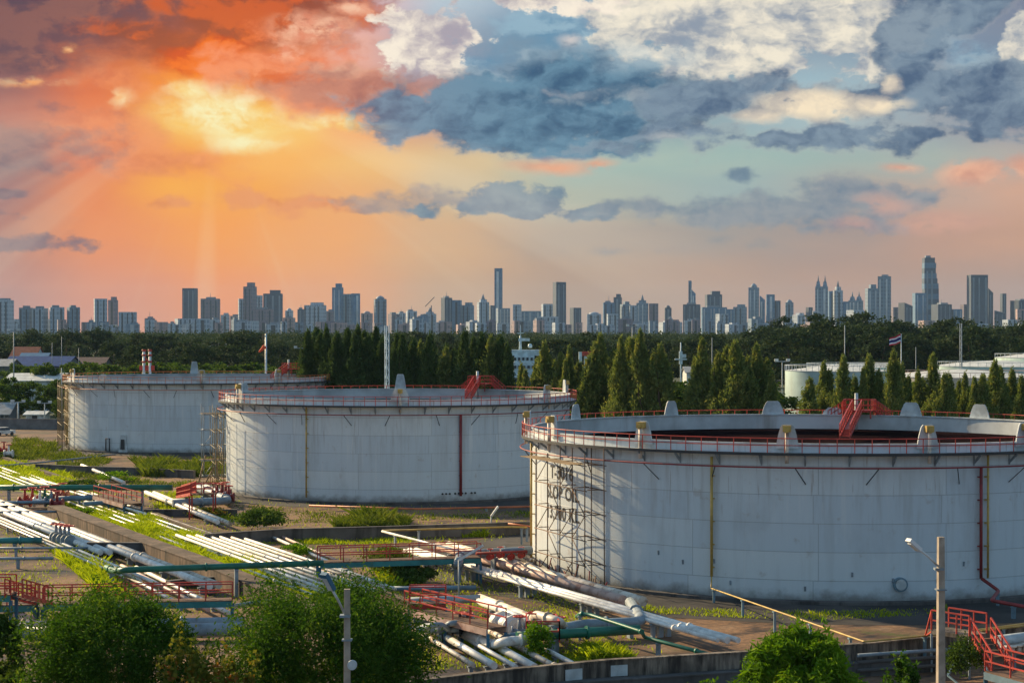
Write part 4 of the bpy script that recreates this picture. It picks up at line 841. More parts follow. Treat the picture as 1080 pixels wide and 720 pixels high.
TW = [ # x0, x1, top row, facade, distance, crown, what sets it apart
 (-6, 13, 316.5, 'w', 4200, None, 'wide pale tower cut by the left edge of the photo'),
 (21, 34, 324.5, 'g', 3900, None, 'leftmost slab of the long pale row of flats at the far left'),
 (35, 50, 325, 'w', 3900, None, 'second slab of the long pale row of flats at the far left'),
 (51, 69, 324, 'w', 3900, None, 'third slab of the long pale row of flats at the far left'),
 (70, 85, 324, 'g', 3900, None, 'rightmost slab of the long pale row of flats at the far left'),
 (98, 114, 315, 'w', 4000, 'flat', 'pale tower with blue stripes joined to a darker one, left'),
 (114.5, 124, 313, 'p', 4050, 'step', 'narrow dark striped tower joined to the pale one, left'),
 (124.5, 145, 329, 'w', 4000, 'flat', 'low pale block at the foot of the left tower pair'),
 (153, 163, 335.5, 'p', 4800, None, 'tiny mauve block left of the white mall'),
 (165, 177, 339.5, 'p', 4900, 'flat', 'very low mauve block beside the white mall'),
 (193, 208, 304, 'd', 5000, 'flat', 'dark teal tower standing left of the mauve one'),
 (184, 216, 336, 'w', 4300, 'flat', 'long low white block at the foot of the dark teal tower'),
 (212, 232, 315, 'p', 4900, None, 'broad mauve tower right of the dark teal one'),
 (233, 242, 330, 'w', 5200, 'step', 'small pale block right of the broad mauve tower'),
 (243, 254, 333, 'r', 5300, None, 'low pinkish block left of the slender pair'),
 (251, 257, 315, 'w', 5000, 'flat', 'thin pale slab on the left of a tall mauve tower'),
 (257, 270.5, 298, 'p', 5000, 'step', 'tall mauve tower with a stepped head, left of centre'),
 (270.5, 277, 311.5, 'w', 5100, 'flat', 'pale slab on the right of the tall mauve tower'),
 (266, 288, 326, 'p', 4600, None, 'low mauve block before the tall mauve tower'),
 (278, 298, 306, 'd', 4900, 'step', 'broad dark tower with a slanting right shoulder'),
 (299, 311, 335, 'r', 5100, None, 'low pinkish block right of the broad dark tower'),
 (301, 309, 325, 'w', 5300, 'dome', 'small pale tower with a pointed head behind low blocks'),
 (314, 321, 326, 'd', 4900, None, 'narrow dark block on the left of a cream stepped block'),
 (321, 344, 319, 'w', 4700, 'step', 'cream stepped block of flats, third of the way across'),
 (344, 352, 328, 'p', 4800, None, 'mauve block tucked against the cream stepped block'),
 (350.5, 362, 299, 'b', 4900, 'step', 'tall pale blue tower with a thin peak on its left corner'),
 (362, 371, 310, 'g', 4920, 'flat', 'middle grey slab of the three joined blue towers'),
 (370, 380, 309.5, 'b', 4880, 'flat', 'right slab of the three joined blue towers'),
 (381, 393, 328, 'r', 4600, 'dome', 'pinkish block with a small domed tower'),
 (394, 408, 312, 'g', 4800, 'dome', 'single grey tower with a rounded head'),
 (409, 422, 331, 'p', 4900, None, 'low mauve block right of the rounded grey tower'),
 (418, 428, 330, 'w', 5000, None, 'small white block in the low row before mid picture'),
 (428, 440, 328, 'w', 4900, None, 'second white block in the low row before mid picture'),
 (441, 452, 333, 'b', 4800, None, 'low blue block under the construction crane'),
 (447, 460, 327, 'w', 4850, 'spire', 'white block with a little spire in the low row'),
 (465, 477, 314, 'd', 4600, None, 'dark blue glass block on the left of a wide pair'),
 (477, 487, 316.5, 'b', 4650, 'flat', 'middle blue part of the wide glass pair'),
 (487, 500, 319, 'g', 4650, 'step', 'striped grey part on the right of the wide glass pair'),
 (503, 516, 313, 'w', 4900, 'spire', 'white tower with a small pointed crown, left of the needle tower'),
 (516, 522, 322, 'd', 5100, 'flat', 'thin dark block squeezed beside the needle tower'),
 (521.5, 530, 283, 'b', 5200, 'flat', 'very tall slim tower rising alone in mid picture'),
 (523, 538, 325, 'g', 5000, 'flat', 'grey annex at the foot of the very tall slim tower'),
 (541, 550, 321, 'w', 4900, 'flat', 'pale slab right of the very tall slim tower'),
 (550, 571, 328, 'g', 4700, 'flat', 'long low grey block with a railing roof'),
 (571, 583, 320.5, 'w', 4900, 'flat', 'pale block left of the dark ribbed tower'),
 (567, 589, 334, 'w', 4300, 'flat', 'wide low white block before the dark ribbed tower'),
 (583, 597, 297.5, 'd', 4800, 'flat', 'dark ribbed tower right of mid picture'),
 (601, 613, 324.5, 'd', 4900, 'flat', 'short dark block right of the ribbed tower'),
 (619, 634, 329, 'w', 4800, 'dome', 'white clustered flats with a rounded head'),
 (636, 648, 319, 'b', 4900, None, 'blue grey block on the left of a crowded cluster'),
 (647, 656, 310, 'd', 4950, 'step', 'dark tower heading the crowded cluster'),
 (640, 652, 331, 'w', 4500, 'flat', 'low white block before the crowded cluster'),
 (654, 665, 318, 'g', 4900, 'step', 'grey tower in the middle of the crowded cluster'),
 (664, 671, 322, 'w', 4850, 'flat', 'thin white slab ending the crowded cluster'),
 (671, 684, 314, 'g', 4600, 'spire', 'broad grey tower with a pointed top, right half'),
 (684, 694, 320, 'p', 4620, 'flat', 'mauve tower joined to the broad grey one'),
 (701, 708, 322, 'd', 5000, 'dome', 'small lone dark tower with a rounded head'),
 (695, 719, 337, 'w', 4400, 'spire', 'low white block with gables under the lone tower'),
 (720, 739, 321, 'd', 4700, None, 'broad dark block under the split needle tower'),
 (726, 729.5, 296, 'b', 5300, 'flat', 'left thin blade of the split needle tower'),
 (729, 733.5, 306, 'b', 5250, 'slope', 'right shorter blade of the split needle tower'),
 (744, 761, 307, 'd', 5000, 'step', 'wide dark tower with a stepped square head'),
 (740, 766, 324, 'b', 4800, None, 'dark blue base block under the stepped square head'),
 (755, 768, 331, 'w', 4400, 'flat', 'white ribbed block before the dark blue base'),
 (762, 773, 326, 'b', 5000, 'flat', 'blue block behind the white ribbed one'),
 (773, 788, 321, 'g', 4900, 'step', 'grey stepped block left of the domed tower'),
 (789, 801, 299, 'g', 5000, 'dome', 'tall grey tower with a small dome'),
 (801, 807, 313, 'b', 5050, 'slope', 'thin blue slab right of the domed tower'),
 (808, 817, 310.5, 'b', 4900, 'flat', 'blue slab with a pale roof line, right half'),
 (817, 823, 317, 'd', 4900, 'flat', 'thin dark slab joined to the blue one'),
 (828, 837, 316, 'g', 4800, 'dome', 'lone grey tower with an arched head'),
 (836, 849, 330, 'w', 4700, 'step', 'low white steps of flats right of the arched head'),
 (850, 857, 324, 'd', 4900, 'flat', 'short dark slab left of the twin spired tower'),
 (857, 864, 328, 'w', 4700, 'flat', 'pale low block at the foot of the twin spired tower'),
 (859, 874, 293, 'g', 4900, 'twin', 'tall grey tower with twin spires, taller of the two'),
 (873, 880, 307, 'b', 5000, 'flat', 'dark blue slab between the two spired towers'),
 (879, 888.5, 299, 'w', 4900, 'spire', 'slender pale tower with one spire'),
 (888, 896, 318, 'b', 4900, 'flat', 'blue slab at the right foot of the slender spired tower'),
 (894, 911, 310, 'g', 4800, 'twin', 'broad grey block with two domed turrets'),
 (893, 911, 327, 'w', 4500, 'flat', 'pale low block beneath the two domed turrets'),
 (913, 925, 300, 'g', 4700, 'step', 'left stepped half of the big grey double tower'),
 (925, 940.5, 291.5, 'g', 4700, None, 'right higher half of the big grey double tower'),
 (940, 947, 324, 'p', 4900, 'flat', 'thin low mauve slab right of the big double tower'),
 (948, 962, 320, 'd', 4700, 'slope', 'dark block with a slanting roof line'),
 (963, 976, 309, 'b', 4900, 'flat', 'blue slab left of the carved tallest tower'),
 (983, 1003, 321, 'd', 4800, None, 'wide dark block right of the carved tallest tower'),
 (1003, 1014, 326, 'b', 4800, 'flat', 'lower dark blue block before the gap'),
 (1013, 1021, 321, 'p', 5000, 'flat', 'mauve slab touching the great dark slab'),
 (1021, 1040.5, 290, 'd', 4900, 'flat', 'great dark square slab near the right edge'),
 (1040, 1047, 305, 'd', 4950, 'slope', 'thin dark tower with a slanted top beside the great slab'),
 (1048, 1062, 328, 'd', 4900, 'slope', 'low dark wedge roofed block near the right edge'),
 (1055, 1061, 309.5, 'd', 5100, 'flat', 'slim dark tower standing alone near the right edge'),
 (1066, 1086, 317, 'd', 4900, None, 'dark tower cut by the right edge of the photo'),
 (1058, 1072, 337, 'w', 4300, 'flat', 'pale cube before the dark tower at the right edge'),
 (1072, 1082, 326, 'r', 4400, 'flat', 'pinkish slab at the very right edge')]
for x0, x1, yt, c, dist, top, lab in TW: tower(x0, x1, yt, c, dist, lab, top)
# the carved tallest tower: a shaft with bitten corners
p = D(981, 5000); t = empty('tower_block', (p.x, p.y, 0), 'tallest tower of the skyline, dark, with notched bitten sides', 'tower', 'skyline buildings'); rnd = random.Random(3); z = 0; H = ZA(272, 5000); k = 0
cuts = [(0, 0, 1.0), (.0, 0, 1.0), (.02, 0, 1.02), (.03, 0, .96), (.05, .0, .92), (.03, 0, .98), (0, 0, 1.0), (.02, 0, 1), (.04, 0, .95), (.02, 0, .98), (0, 0, 1.0), (-.04, 0, .92), (-.07, 0, .86), (-.10, 0, .80), (-.08, 0, .82), (-.12, 0, .72)]
n = len(cuts); hh = H/n; wB = 15.0*5000/F
for i, (sx, sy, w) in enumerate(cuts): q = MB(); q.box((p.x+sx*wB, p.y, (i+.5)*hh), (wB*w, wB*.8, hh)); q.build('storey_group', FA['d' if i % 2 else 'b'], t)
for sg in (-.22, .1): q = MB(); q.box((p.x+sg*wB-3, p.y-wB*.42, H*.45), (wB*.12, 1.5, H*.78)); q.build('window_strip', M['strip_g'], t)
q = MB(); q.box((p.x-wB*.18, p.y, H+3), (wB*.34, wB*.4, 6)); q.build('roof_room', M['strip_g'], t)
# low city rows at the foot of the skyline
rnd = random.Random(21)
SIDES = ['far left', 'left', 'left middle', 'middle', 'right middle', 'right', 'far right']
for i in range(96):
    x = -5+i*11.4+rnd.uniform(-4, 4); w = rnd.uniform(7, 17); yt = rnd.uniform(336, 342.5) if x < 930 else rnd.uniform(337, 346)
    if x > 940 and rnd.random() < .5: yt = rnd.uniform(343, 349)
    c = rnd.choice('wwgwpr'); d_ = rnd.uniform(3600, 4400)
    t = tower(x-w/2, x+w/2, yt, c, d_, 'low %s city block among the trees at the foot of the skyline, %s' % (NAMEC[c], SIDES[min(6, max(0, int(x/155)))]), rnd.choice(['flat', None, 'step']), strips=1, name='city_block')
    t['group'] = 'low city blocks under the skyline'
# construction crane
p = D(455, 4700); t = empty('tower_crane', (p.x, p.y, 0), 'thin construction crane above the low row left of mid picture', 'crane'); z = ZA(322, 4700)
q = MB(); q.beam((p.x, p.y, 0), (p.x, p.y, z), 2.2); q.build('mast', M['strip_d'], t); q = MB(); q.beam((p.x-16, p.y, z-3), (p.x+8, p.y, z+22), 1.8); q.build('jib', M['strip_d'], t)

# ------------------------------------------------------------------ foliage
rng = np.random.default_rng(11)
def leaves(centers, sig, per, size, aspect=1.0, up=0.0, outward=None, rg=None, flat=False, tri=False):
    "separate leaf quads round the given centres"
    rg = rg or rng; C = np.repeat(np.asarray(centers, float), per, 0); n = len(C); S_ = np.repeat(np.asarray(sig, float).reshape(-1, 3) if np.ndim(sig) > 1 else np.tile(sig, (len(centers), 1)), per, 0)
    off = rg.normal(size=(n, 3)); pos = C+off*S_
    a = rg.normal(size=(n, 3)); 
    if up: a = a*(1-up)+np.array([0, 0, 1.0])*up*1.4
    if outward is not None: a = a+np.repeat(outward, per, 0)
    a /= np.linalg.norm(a, axis=1)[:, None]+1e-9
    b = np.cross(a, rg.normal(size=(n, 3))); b /= np.linalg.norm(b, axis=1)[:, None]+1e-9
    s = (size*rg.uniform(.6, 1.35, n))[:, None]; a = a*s*aspect; b = b*s
    if tri: return np.stack([pos-b*.5, pos+b*.5, pos+a], 1)
    return np.stack([pos-a*.5, pos-b*.45, pos+a*.5, pos+b*.45], 1)
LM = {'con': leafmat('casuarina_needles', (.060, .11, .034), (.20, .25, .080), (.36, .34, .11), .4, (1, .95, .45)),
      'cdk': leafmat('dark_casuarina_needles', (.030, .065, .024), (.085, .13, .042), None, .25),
      'for': leafmat('forest_leaves', (.022, .044, .020), (.050, .078, .030), (.085, .10, .035), .2),
      'brd': leafmat('broad_leaves', (.035, .070, .016), (.080, .135, .026), (.15, .20, .04), .35, (1, 1, .4)),
      'fgt': leafmat('feathery_leaves', (.018, .055, .008), (.065, .145, .016), (.20, .28, .035), .38, (1, 1, .35)),
      'red': leafmat('reddish_leaves', (.07, .13, .02), (.20, .20, .03), (.34, .10, .03), .4, (1, .9, .4)),
      'lit': leafmat('yellow_green_leaves', (.05, .12, .010), (.14, .27, .015), (.30, .40, .03), .4, (1, 1, .3)),
      'grs': leafmat('grass_blades', (.18, .26, .012), (.38, .46, .02), (.52, .52, .05), .5, (1, 1, .3)),
      'grd': leafmat('reed_blades', (.06, .10, .015), (.15, .20, .025), (.26, .27, .05), .35, (1, .95, .4))}
def trunk_mb(h, r, seed, limbs=4, lean=.04, spread=.5, z0=.35):
    rnd = random.Random(seed); q = MB(); pts = [(0, 0, 0)]
    for k in range(1, 6): pts.append((rnd.uniform(-lean, lean)*h, rnd.uniform(-lean, lean)*h, h*k/5))
    q.tube(pts, r, 7, r2=r*.25)
    for i in range(limbs):
        a = i*6.28/limbs+rnd.uniform(-.4, .4); z = h*(z0+.5*i/limbs); L = h*spread*rnd.uniform(.5, .8)
        q.tube([(0, 0, z), (math.cos(a)*L*.5, math.sin(a)*L*.5, z+L*.35), (math.cos(a)*L, math.sin(a)*L, z+L*.8)], r*.45, 5, r2=r*.1)
    return q
def mk_tree(name, crownV, leafm, trunk, label, cat='tree', group=None):
    t = empty(name, (0, 0, 0), label, cat, group); o = bpy.data.objects.new('crown', quads_mesh('crown', crownV, leafm)); COL.objects.link(o); o.parent = t
    if trunk: trunk.build('trunk', M['trunk'], t)
    return t
def conifer_proto(seed, lm, h=16.0, r=2.6, nb=330, per=34):
    rg = np.random.default_rng(seed); t = rg.uniform(.03, 1.0, nb)**.85; ang = rg.uniform(0, 6.283, nb)
    prof = 1.6*r*((1-t)**.80)*(.45+.65*rg.random(nb))+.10; lump = 1+.28*np.sin(ang*2+t*9+seed)+.25*np.sin(ang*3-t*19+seed)
    rad = prof*lump; k = rg.uniform(.45, 1.0, nb)
    C = np.stack([np.cos(ang)*rad*k, np.sin(ang)*rad*k, t*h-.15*rad], 1)
    sg = np.stack([.10+.16*(1-t)*r/2.6*1.4]*2+[.30+.18*(1-t)], 1)*1.25
    out = np.stack([np.cos(ang)*.5, np.sin(ang)*.5, np.full(nb, .5)], 1)
    V_ = leaves(C, sg, per, .15, 3.6, .35, out, rg)
    ax = np.stack([rg.normal(0, .05, 40), rg.normal(0, .05, 40), np.linspace(.25, 1.01, 40)*h], 1); V2 = leaves(ax, (.12, .12, .3), 16, .14, 3.6, .5, None, rg)
    return mk_tree('conifer', np.concatenate([V_, V2]), lm, trunk_mb(h*.93, .2, seed, 0), 'conifer')
CP = [conifer_proto(40+i, LM['con'], 16, [2.2, 2.6, 1.9, 2.9, 2.3][i]) for i in range(5)]
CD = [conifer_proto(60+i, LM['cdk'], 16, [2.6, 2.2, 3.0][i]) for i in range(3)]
used = set()
def put(proto, x, y, s, sz, label, group, rz=None, cat=None, z=0):
    o = proto if proto.name not in used and not used.add(proto.name) else copy_tree(proto)
    o.location = (x, y, z); o.scale = (s, s, sz); o.rotation_euler = (random.uniform(-.03, .03), random.uniform(-.03, .03), random.uniform(0, 6.28) if rz is None else rz); tag(o, label, cat, group); return o
CONR = [(548,386),(556,393),(566,383),(577,365),(584,384),(590,376),(597,383),(604,370),(612,385),(620,380),(627,366),(637,357),(646,372),(654,360),(660,362),(667,361),(677,353),(686,376),(697,368),(704,379),
        (735,381),(741,362),(748,384),(758,376),(766,369),(773,384),(779,365),(787,381),(798,368),(806,383),(813,396),(852,402),(866,386),(877,394),(888,380),(899,400),(910,392),(918,379),(930,394),(943,374),(952,388),(960,399),(968,393),(977,402),(986,378),(994,398),(1001,397),(1010,404),(1018,396),(1030,402),(1038,399),(1046,385),(1053,402),(1059,391),(1069,392),(1079,400)]
place_r = ['behind the gap between the tanks', 'left of the pale green tank', 'behind the far rim of the nearest tank', 'near the right edge, behind the nearest tank']
rnd = random.Random(9)
for i, (x, yt) in enumerate(CONR):
    y = 262-(x-548)*.10+rnd.uniform(-5, 5) if x < 830 else 222+rnd.uniform(-6, 6); H = ZA(yt, y); p = D(x, y)
    kind = 'tall' if yt < 372 else ('short' if yt > 392 else 'middling')
    zone = 'in the gap behind the middle and nearest tanks' if x < 690 else 'behind the nearest tank, left of the pale tank' if x < 840 else 'before the pale green tank' if x < 935 else 'behind the nearest tank, right of the flag pole'
    put(CP[rnd.randrange(5)], p.x, p.y, H/16*rnd.uniform(.78, 1.25), H/16, '%s sunlit conifer in the row %s' % (kind, zone), 'conifers in the sunlit row behind the nearest tank', cat='tree')
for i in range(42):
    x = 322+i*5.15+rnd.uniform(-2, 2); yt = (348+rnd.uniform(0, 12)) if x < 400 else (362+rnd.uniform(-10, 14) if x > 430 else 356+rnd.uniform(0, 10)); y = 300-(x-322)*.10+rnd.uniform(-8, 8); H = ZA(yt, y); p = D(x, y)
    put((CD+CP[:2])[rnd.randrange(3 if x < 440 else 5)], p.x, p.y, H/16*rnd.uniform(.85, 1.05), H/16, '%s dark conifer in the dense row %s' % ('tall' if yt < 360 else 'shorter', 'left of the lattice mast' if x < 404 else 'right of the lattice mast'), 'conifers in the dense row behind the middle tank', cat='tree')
# broadleaved trees
def broad_proto(seed, lm, h, r, lobes=26, per=120, leaf=.45, name='broadleaf_tree', squash=.8, label='tree', z0=.35, aspect=1.3, core=True):
    rg = np.random.default_rng(seed); C = []; S2 = []
    for i in range(lobes):
        a = rg.uniform(0, 6.283); u = rg.uniform(-.65, 1); rr = r*math.sqrt(max(0, 1-u*u))*rg.uniform(.55, .95); zc = h*(z0+(1-z0)*.46)+u*h*(1-z0)*.46
        lr = r*rg.uniform(.20, .36); m = 7
        for k in range(m):
            d = rg.normal(size=3); d /= np.linalg.norm(d); d[2] = abs(d[2])*.8-.1; C.append([math.cos(a)*rr+d[0]*lr, math.sin(a)*rr+d[1]*lr, zc+d[2]*lr*squash]); S2.append([lr*.26]*3)
    V_ = leaves(np.array(C), np.array(S2), max(4, per//7), leaf, aspect, .1, None, rg)
    return mk_tree(name, V_, lm, trunk_mb(h*.7, max(.12, h*.022), seed, 5, spread=r/h*.8, z0=z0*.8), label)
BF = [broad_proto(80+i, LM['for'], 15, 5.5, 34, 170, .42, z0=.10) for i in range(4)]
# front of the wood: trees one can tell apart
rnd = random.Random(31); ii = 0
for row, (y0, h0) in enumerate(((560, 14), (640, 16), (760, 18))):
    for i in range(34):
        x = -25+i*34+rnd.uniform(-11, 11)+row*12; y = y0+rnd.uniform(-30, 30)
        if 548 < x < 566 and row == 0: continue
        if x < 112 and row < 2: continue
        hh = h0+rnd.uniform(-2.5, 3)+(4.5 if x > 800 else 0)+(2 if 850 < x < 930 else 0); p = D(x, y); side = SIDES[min(6, max(0, int(x/155)))]
        put(BF[rnd.randrange(4)], p.x, p.y, hh/15*rnd.uniform(1.05, 1.6), hh/15, 'dark broadleaf tree in the %s row of the wood, %s' % (['front', 'second', 'third'][row], side), 'trees along the edge of the wood', cat='tree')
# the rest of the wood up to the city
Cs, Ss = [], []; rg = np.random.default_rng(5); y = 850.0
VV = []
while y < 4100:
    half = y*.30; step = 9.5+y*.0032; n = int(2*half/step); cx = np.linspace(-half, half, n)+rg.uniform(-step*.4, step*.4, n); hx = 14+3.5*rg.random(n)+3.0*np.sin(cx*.013+y*.01)+(4.5*(cx/y > .14)*(y < 1500))
    hx = np.minimum(hx, 17.0+(4.5*(cx/y > .15)*(y < 2300))+rg.uniform(-1, 1.6, n)); cy = y+rg.uniform(-15, 15, n); k = 5 if y < 1800 else 3
    for j in range(k):
        an = rg.uniform(0, 6.28, n); rr = step*.42*rg.random(n); Cs.append(np.stack([cx+np.cos(an)*rr, cy+np.sin(an)*rr, hx*rg.uniform(.62, .95, n)], 1))
        Ss.append(leaves(Cs[-1], (step*.20, step*.20, hx.mean()*.11), 46 if y < 1800 else 22, .42+y*.0005, 1.2, .1, None, rg))
    Cs2 = np.stack([cx, cy, hx*.35], 1); Ss.append(leaves(Cs2, (step*.35, 3, hx.mean()*.2), 14, 1.6+y*.0006, 1.2, .1, None, rg))
    y += 26+y*.022
o = bpy.data.objects.new('woodland', quads_mesh('woodland', np.concatenate(Ss), LM['for'])); COL.objects.link(o); tag(o, 'dark green wood stretching from behind the tree rows to the skyline', 'woodland', kind='stuff')
tag(MB().add([(-1500, 640, 1.0), (1500, 640, 1.0), (2600, 4200, 3.0), (-2600, 4200, 3.0)], [(0, 1, 2, 3)]).build('forest_floor', mat('dark_forest_floor', (.03, .045, .02), .95, scale=.02)), kind='structure')

# ------------------------------------------------------------------ far left: houses, sheds, near broadleaved trees
def house(label, cx, yt, wpx, dist, dep, wallm, roofm, ridge=1.6, rz=0.0, name='shed', cat='building', doors=2, z0=0.0, windows=3):
    p = D(cx, dist); w = wpx*dist/F; H = ZA(yt, dist); e = H-ridge; t = empty(name, (p.x, p.y, 0), label, cat); t.rotation_euler = (0, 0, rz)
    def loc(mb, nm, m, par=None): o = mb.build(nm, m); o.parent = par or t; return o
    q = MB(); q.box((0, 0, e/2), (w, dep, e)); loc(q, 'wall', wallm)
    q = MB(); o = .5; x, y = w/2+o, dep/2+o
    vs = [(-x, -y, e-.1), (x, -y, e-.1), (x, 0, H), (-x, 0, H), (-x, y, e-.1), (x, y, e-.1)]; vs += [(a, b, c+.18) for a, b, c in vs]
    q.add(vs, [(0, 3, 2, 1), (3, 4, 5, 2), (6, 7, 8, 9), (9, 8, 11, 10), (0, 1, 7, 6), (4, 10, 11, 5), (0, 6, 9, 3), (3, 9, 10, 4), (1, 2, 8, 7), (2, 5, 11, 8)]); loc(q, 'roof', roofm)
    q = MB(); q.add([(-w/2, -dep/2, e), (-w/2, dep/2, e), (-w/2, 0, H-.12)], [(0, 2, 1)]); loc(q, 'gable', wallm); q = MB(); q.add([(w/2, -dep/2, e), (w/2, dep/2, e), (w/2, 0, H-.12)], [(0, 1, 2)]); loc(q, 'gable', wallm)
    for i in range(windows): q = MB(); xx = (-.5+(i+.5)/windows)*w; q.box((xx, -dep/2-.02, min(e*.55, 4)), (w/windows*.35, .12, 1.2)); f = loc(q, 'window', M['roof_white']); q = MB(); q.box((xx, -dep/2-.07, min(e*.55, 4)), (w/windows*.29, .12, .95)); loc(q, 'pane', M['glass'], f)
    return t
house('long blue roofed warehouse with a light blue ridge sheet at the far left', 45, 376, 66, 600, 22, M['walld'], M['roof_blue'], 3.0)
house('shed with a pale blue roof sheet behind the blue warehouse', 38, 372.5, 28, 640, 12, M['walld'], M['roof_bluel'], 2.2)
house('orange tiled house roof rising behind the blue warehouse', 29, 366, 26, 690, 16, M['wallw'], M['roof_red'], 4.5)
house('dark reddish low roof between the blue warehouse and the farthest tank', 92, 377, 44, 640, 14, M['walld'], mat('dull_brown_roof', (.10, .06, .055), .8), 2.5)
house('white roofed warehouse half hidden by trees at the left', 42, 394, 56, 430, 16, M['wallw'], M['roof_white'], 1.5)
house('pale shed roof sticking in from the left edge', 2, 379, 28, 560, 14, M['walld'], M['roof_grey'], 2.0)
house('open grey shed at the left edge, roof sloping to the yard', 2, 425, 26, 380, 9, M['walld'], M['roof_grey'], 2.2, windows=2)
house('small pale blue hut with a flat sheet roof beside the farthest tank', 40, 434, 19, 372, 5, M['wallw'], M['roof_white'], .5, windows=1, name='hut')
house('pale green roof peeping between conifers behind the nearest tank', 727, 408, 18, 330, 8, M['wallw'], M['roof_green'], 1.2)
house('white roof far behind the conifers, right of the white radar mast', 733, 387, 22, 520, 12, M['wallw'], M['roof_grey'], 1.5)
house('white sheet roof by the river in front of the dark wood, right side', 915, 383, 50, 535, 12, M['wallw'], M['roof_grey'], 1.2)
house('tiny white roofs glimpsed in the wood above the farthest tank', 231, 362, 15, 800, 10, M['wallw'], M['roof_white'], 1.2)
house('white shed with a green roof in front of the right hand wood', 1072, 372, 16, 700, 10, M['wallw'], mat('teal_roof', (.05, .25, .28), .6), 1.5)
BR = [broad_proto(95+i, LM['brd'], 9, 3.8, 28, 150, .34, z0=.08) for i in range(3)]
rnd = random.Random(77)
LT = [(8,398,395,'dark round tree at the left edge over the grey shed'),(34,403,402,'bushy tree left of the white roof at the far left'),(48,384,430,'tall tree parting the white roofed warehouse'),(60,400,392,'broad green tree in front of the white warehouse'),(66,420,372,'low tree hugging the scaffold of the farthest tank'),
      (50,412,392,'dense tree right above the pale blue hut'),(22,408,400,'bushy green tree over the open shed'),(70,408,400,'green tree touching the left rim of the farthest tank'),(-4,404,385,'tree cut by the left edge of the photo'),(28,420,384,'small bush tree just left of the pale hut'),(14,416,396,'small bush tree behind the grey shed roof')]
LT += [(16,384,520,'dark tree in front of the left end of the blue warehouse'),(33,386,500,'round dark tree before the middle of the blue warehouse'),(76,383,540,'dark tree hiding the right end of the blue warehouse'),(96,384,520,'dark tree just over the left rim of the farthest tank')]
for i, (x, yt, y, lab) in enumerate(LT):
    p = D(x, y); H = ZA(yt, y); put(BR[i % 3], p.x, p.y, H/9*rnd.uniform(1.0, 1.25), H/9, lab, 'broadleaf trees at the far left', cat='tree')
for i in range(26):      # hedge line of bushy trees filling in behind the tank row
    x = 84+i*10.5+rnd.uniform(-3, 3); y = rnd.uniform(405, 470); H = ZA(rnd.uniform(383, 391), y); p = D(x, y)
    put(BR[i % 3], p.x, p.y, H/9*1.35, H/9, 'low bushy tree in the hedge just above the rim of the farthest tank', 'bushy hedge trees behind the farthest tank', cat='tree')
for i in range(20):
    x = 702+i*20+rnd.uniform(-5, 5)
    if 818 < x < 900: continue
    y = rnd.uniform(296, 315) if x < 830 else rnd.uniform(246, 262); H = ZA(rnd.uniform(402, 412), y); p = D(x, y)
    put(BR[i % 3], p.x, p.y, H/9*1.5, H/9, 'low leafy tree filling the gaps between conifers behind the nearest tank', 'low trees among the conifers', cat='tree')
# light coloured parts of the port
t = empty('ship', D(553, 500), 'white ship superstructure with a radar mast rising above the conifers', 'ship'); p = D(553, 500); u = 500/F
q = MB(); q.box((p.x, p.y, 3), (38*u, 16, 6)); q.build('hull', M['shipb'], t)
for i, (zt, zb, w, dx_) in enumerate(((7.6, 4, 30, 0), (10.2, 7.6, 26, .5), (12.0, 10.2, 21, 0), (13.6, 12.0, 34, 1))): q = MB(); q.box((p.x+dx_, p.y, (zt+zb)/2), (w*u, 9-i, zt-zb)); q.build('deck_house', M['shipw'], t)
for i in range(6): q = MB(); q.box((p.x-2.6+i*1.15, p.y-3.6, 11.1), (.62, .3, .8)); q.build('window', M['glass'], t)
for i in range(5): q = MB(); q.box((p.x-2.6+i*1.25, p.y-4.2, 8.9), (.7, .3, .8)); q.build('window', M['glass'], t)
q = MB(); q.tube([(p.x-1.1, p.y, 13.6), (p.x-1.1, p.y, 17.5)], .42, 6, r2=.25); q.tube([(p.x-1.1, p.y, 17.5), (p.x-1.1, p.y, 20.5)], .2, 5, r2=.1); q.beam((p.x-1.9, p.y, 18.2), (p.x-.2, p.y, 18.2), .25); q.beam((p.x-1.6, p.y, 16.4), (p.x+1.5, p.y, 16.4), .3, .8); q.build('radar_mast', M['shipw'], t)
q = MB(); q.lathe((p.x+1.6, p.y, 14.2), [(.01, 1.1), (.5, .9), (.65, .4), (.5, 0), (.01, -.1)], 10); q.build('radar_dome', M['shipw'], t)
for sx in (-4.4, 4.6): q = MB(); q.box((p.x+sx, p.y, 12.6), (2.4, 3, .9)); q.build('lifeboat', M['shipb'], t)
def mast(label, px, yt, yb, dist, r=.12, m='grey', extra=None, name='lamp_mast', cat='mast', group=None):
    p = D(px, dist); t = empty(name, (p.x, p.y, 0), label, cat, group); q = MB(); q.tube([(p.x, p.y, 0), (p.x, p.y, ZA(yt, dist))], r, 6, r2=r*.6); q.build('pole', M[m], t)
    if extra: extra(t, p, ZA(yt, dist))
    return t
def lamps(t, p, z):
    q = MB(); q.beam((p.x-1.3, p.y, z), (p.x+1.3, p.y, z), .15, .2); 
    q.build('crossarm', M['grey'], t)
    for sg in (-1, 1): q = MB(); q.box((p.x+sg*1.1, p.y-.1, z+.25), (.7, .4, .5)); q.build('lamp_head', M['lamp'], t)
mast('tall thin mast with a small lamp head above the far left trees', 14.5, 349, 0, 400, .17, 'grey', lamps)
for i, x in enumerate((55, 65, 83)): mast(['left', 'middle', 'right'][i]+' one of three thin poles in the wood over the blue roofs', x, [361, 355, 367][i], 0, 560, .13, 'grey', None, 'pole', group='thin poles over the blue roofs')
mast('thin mast with a lamp head right of the tall conifers', 667, 344, 0, 420, .2, 'grey', lamps)
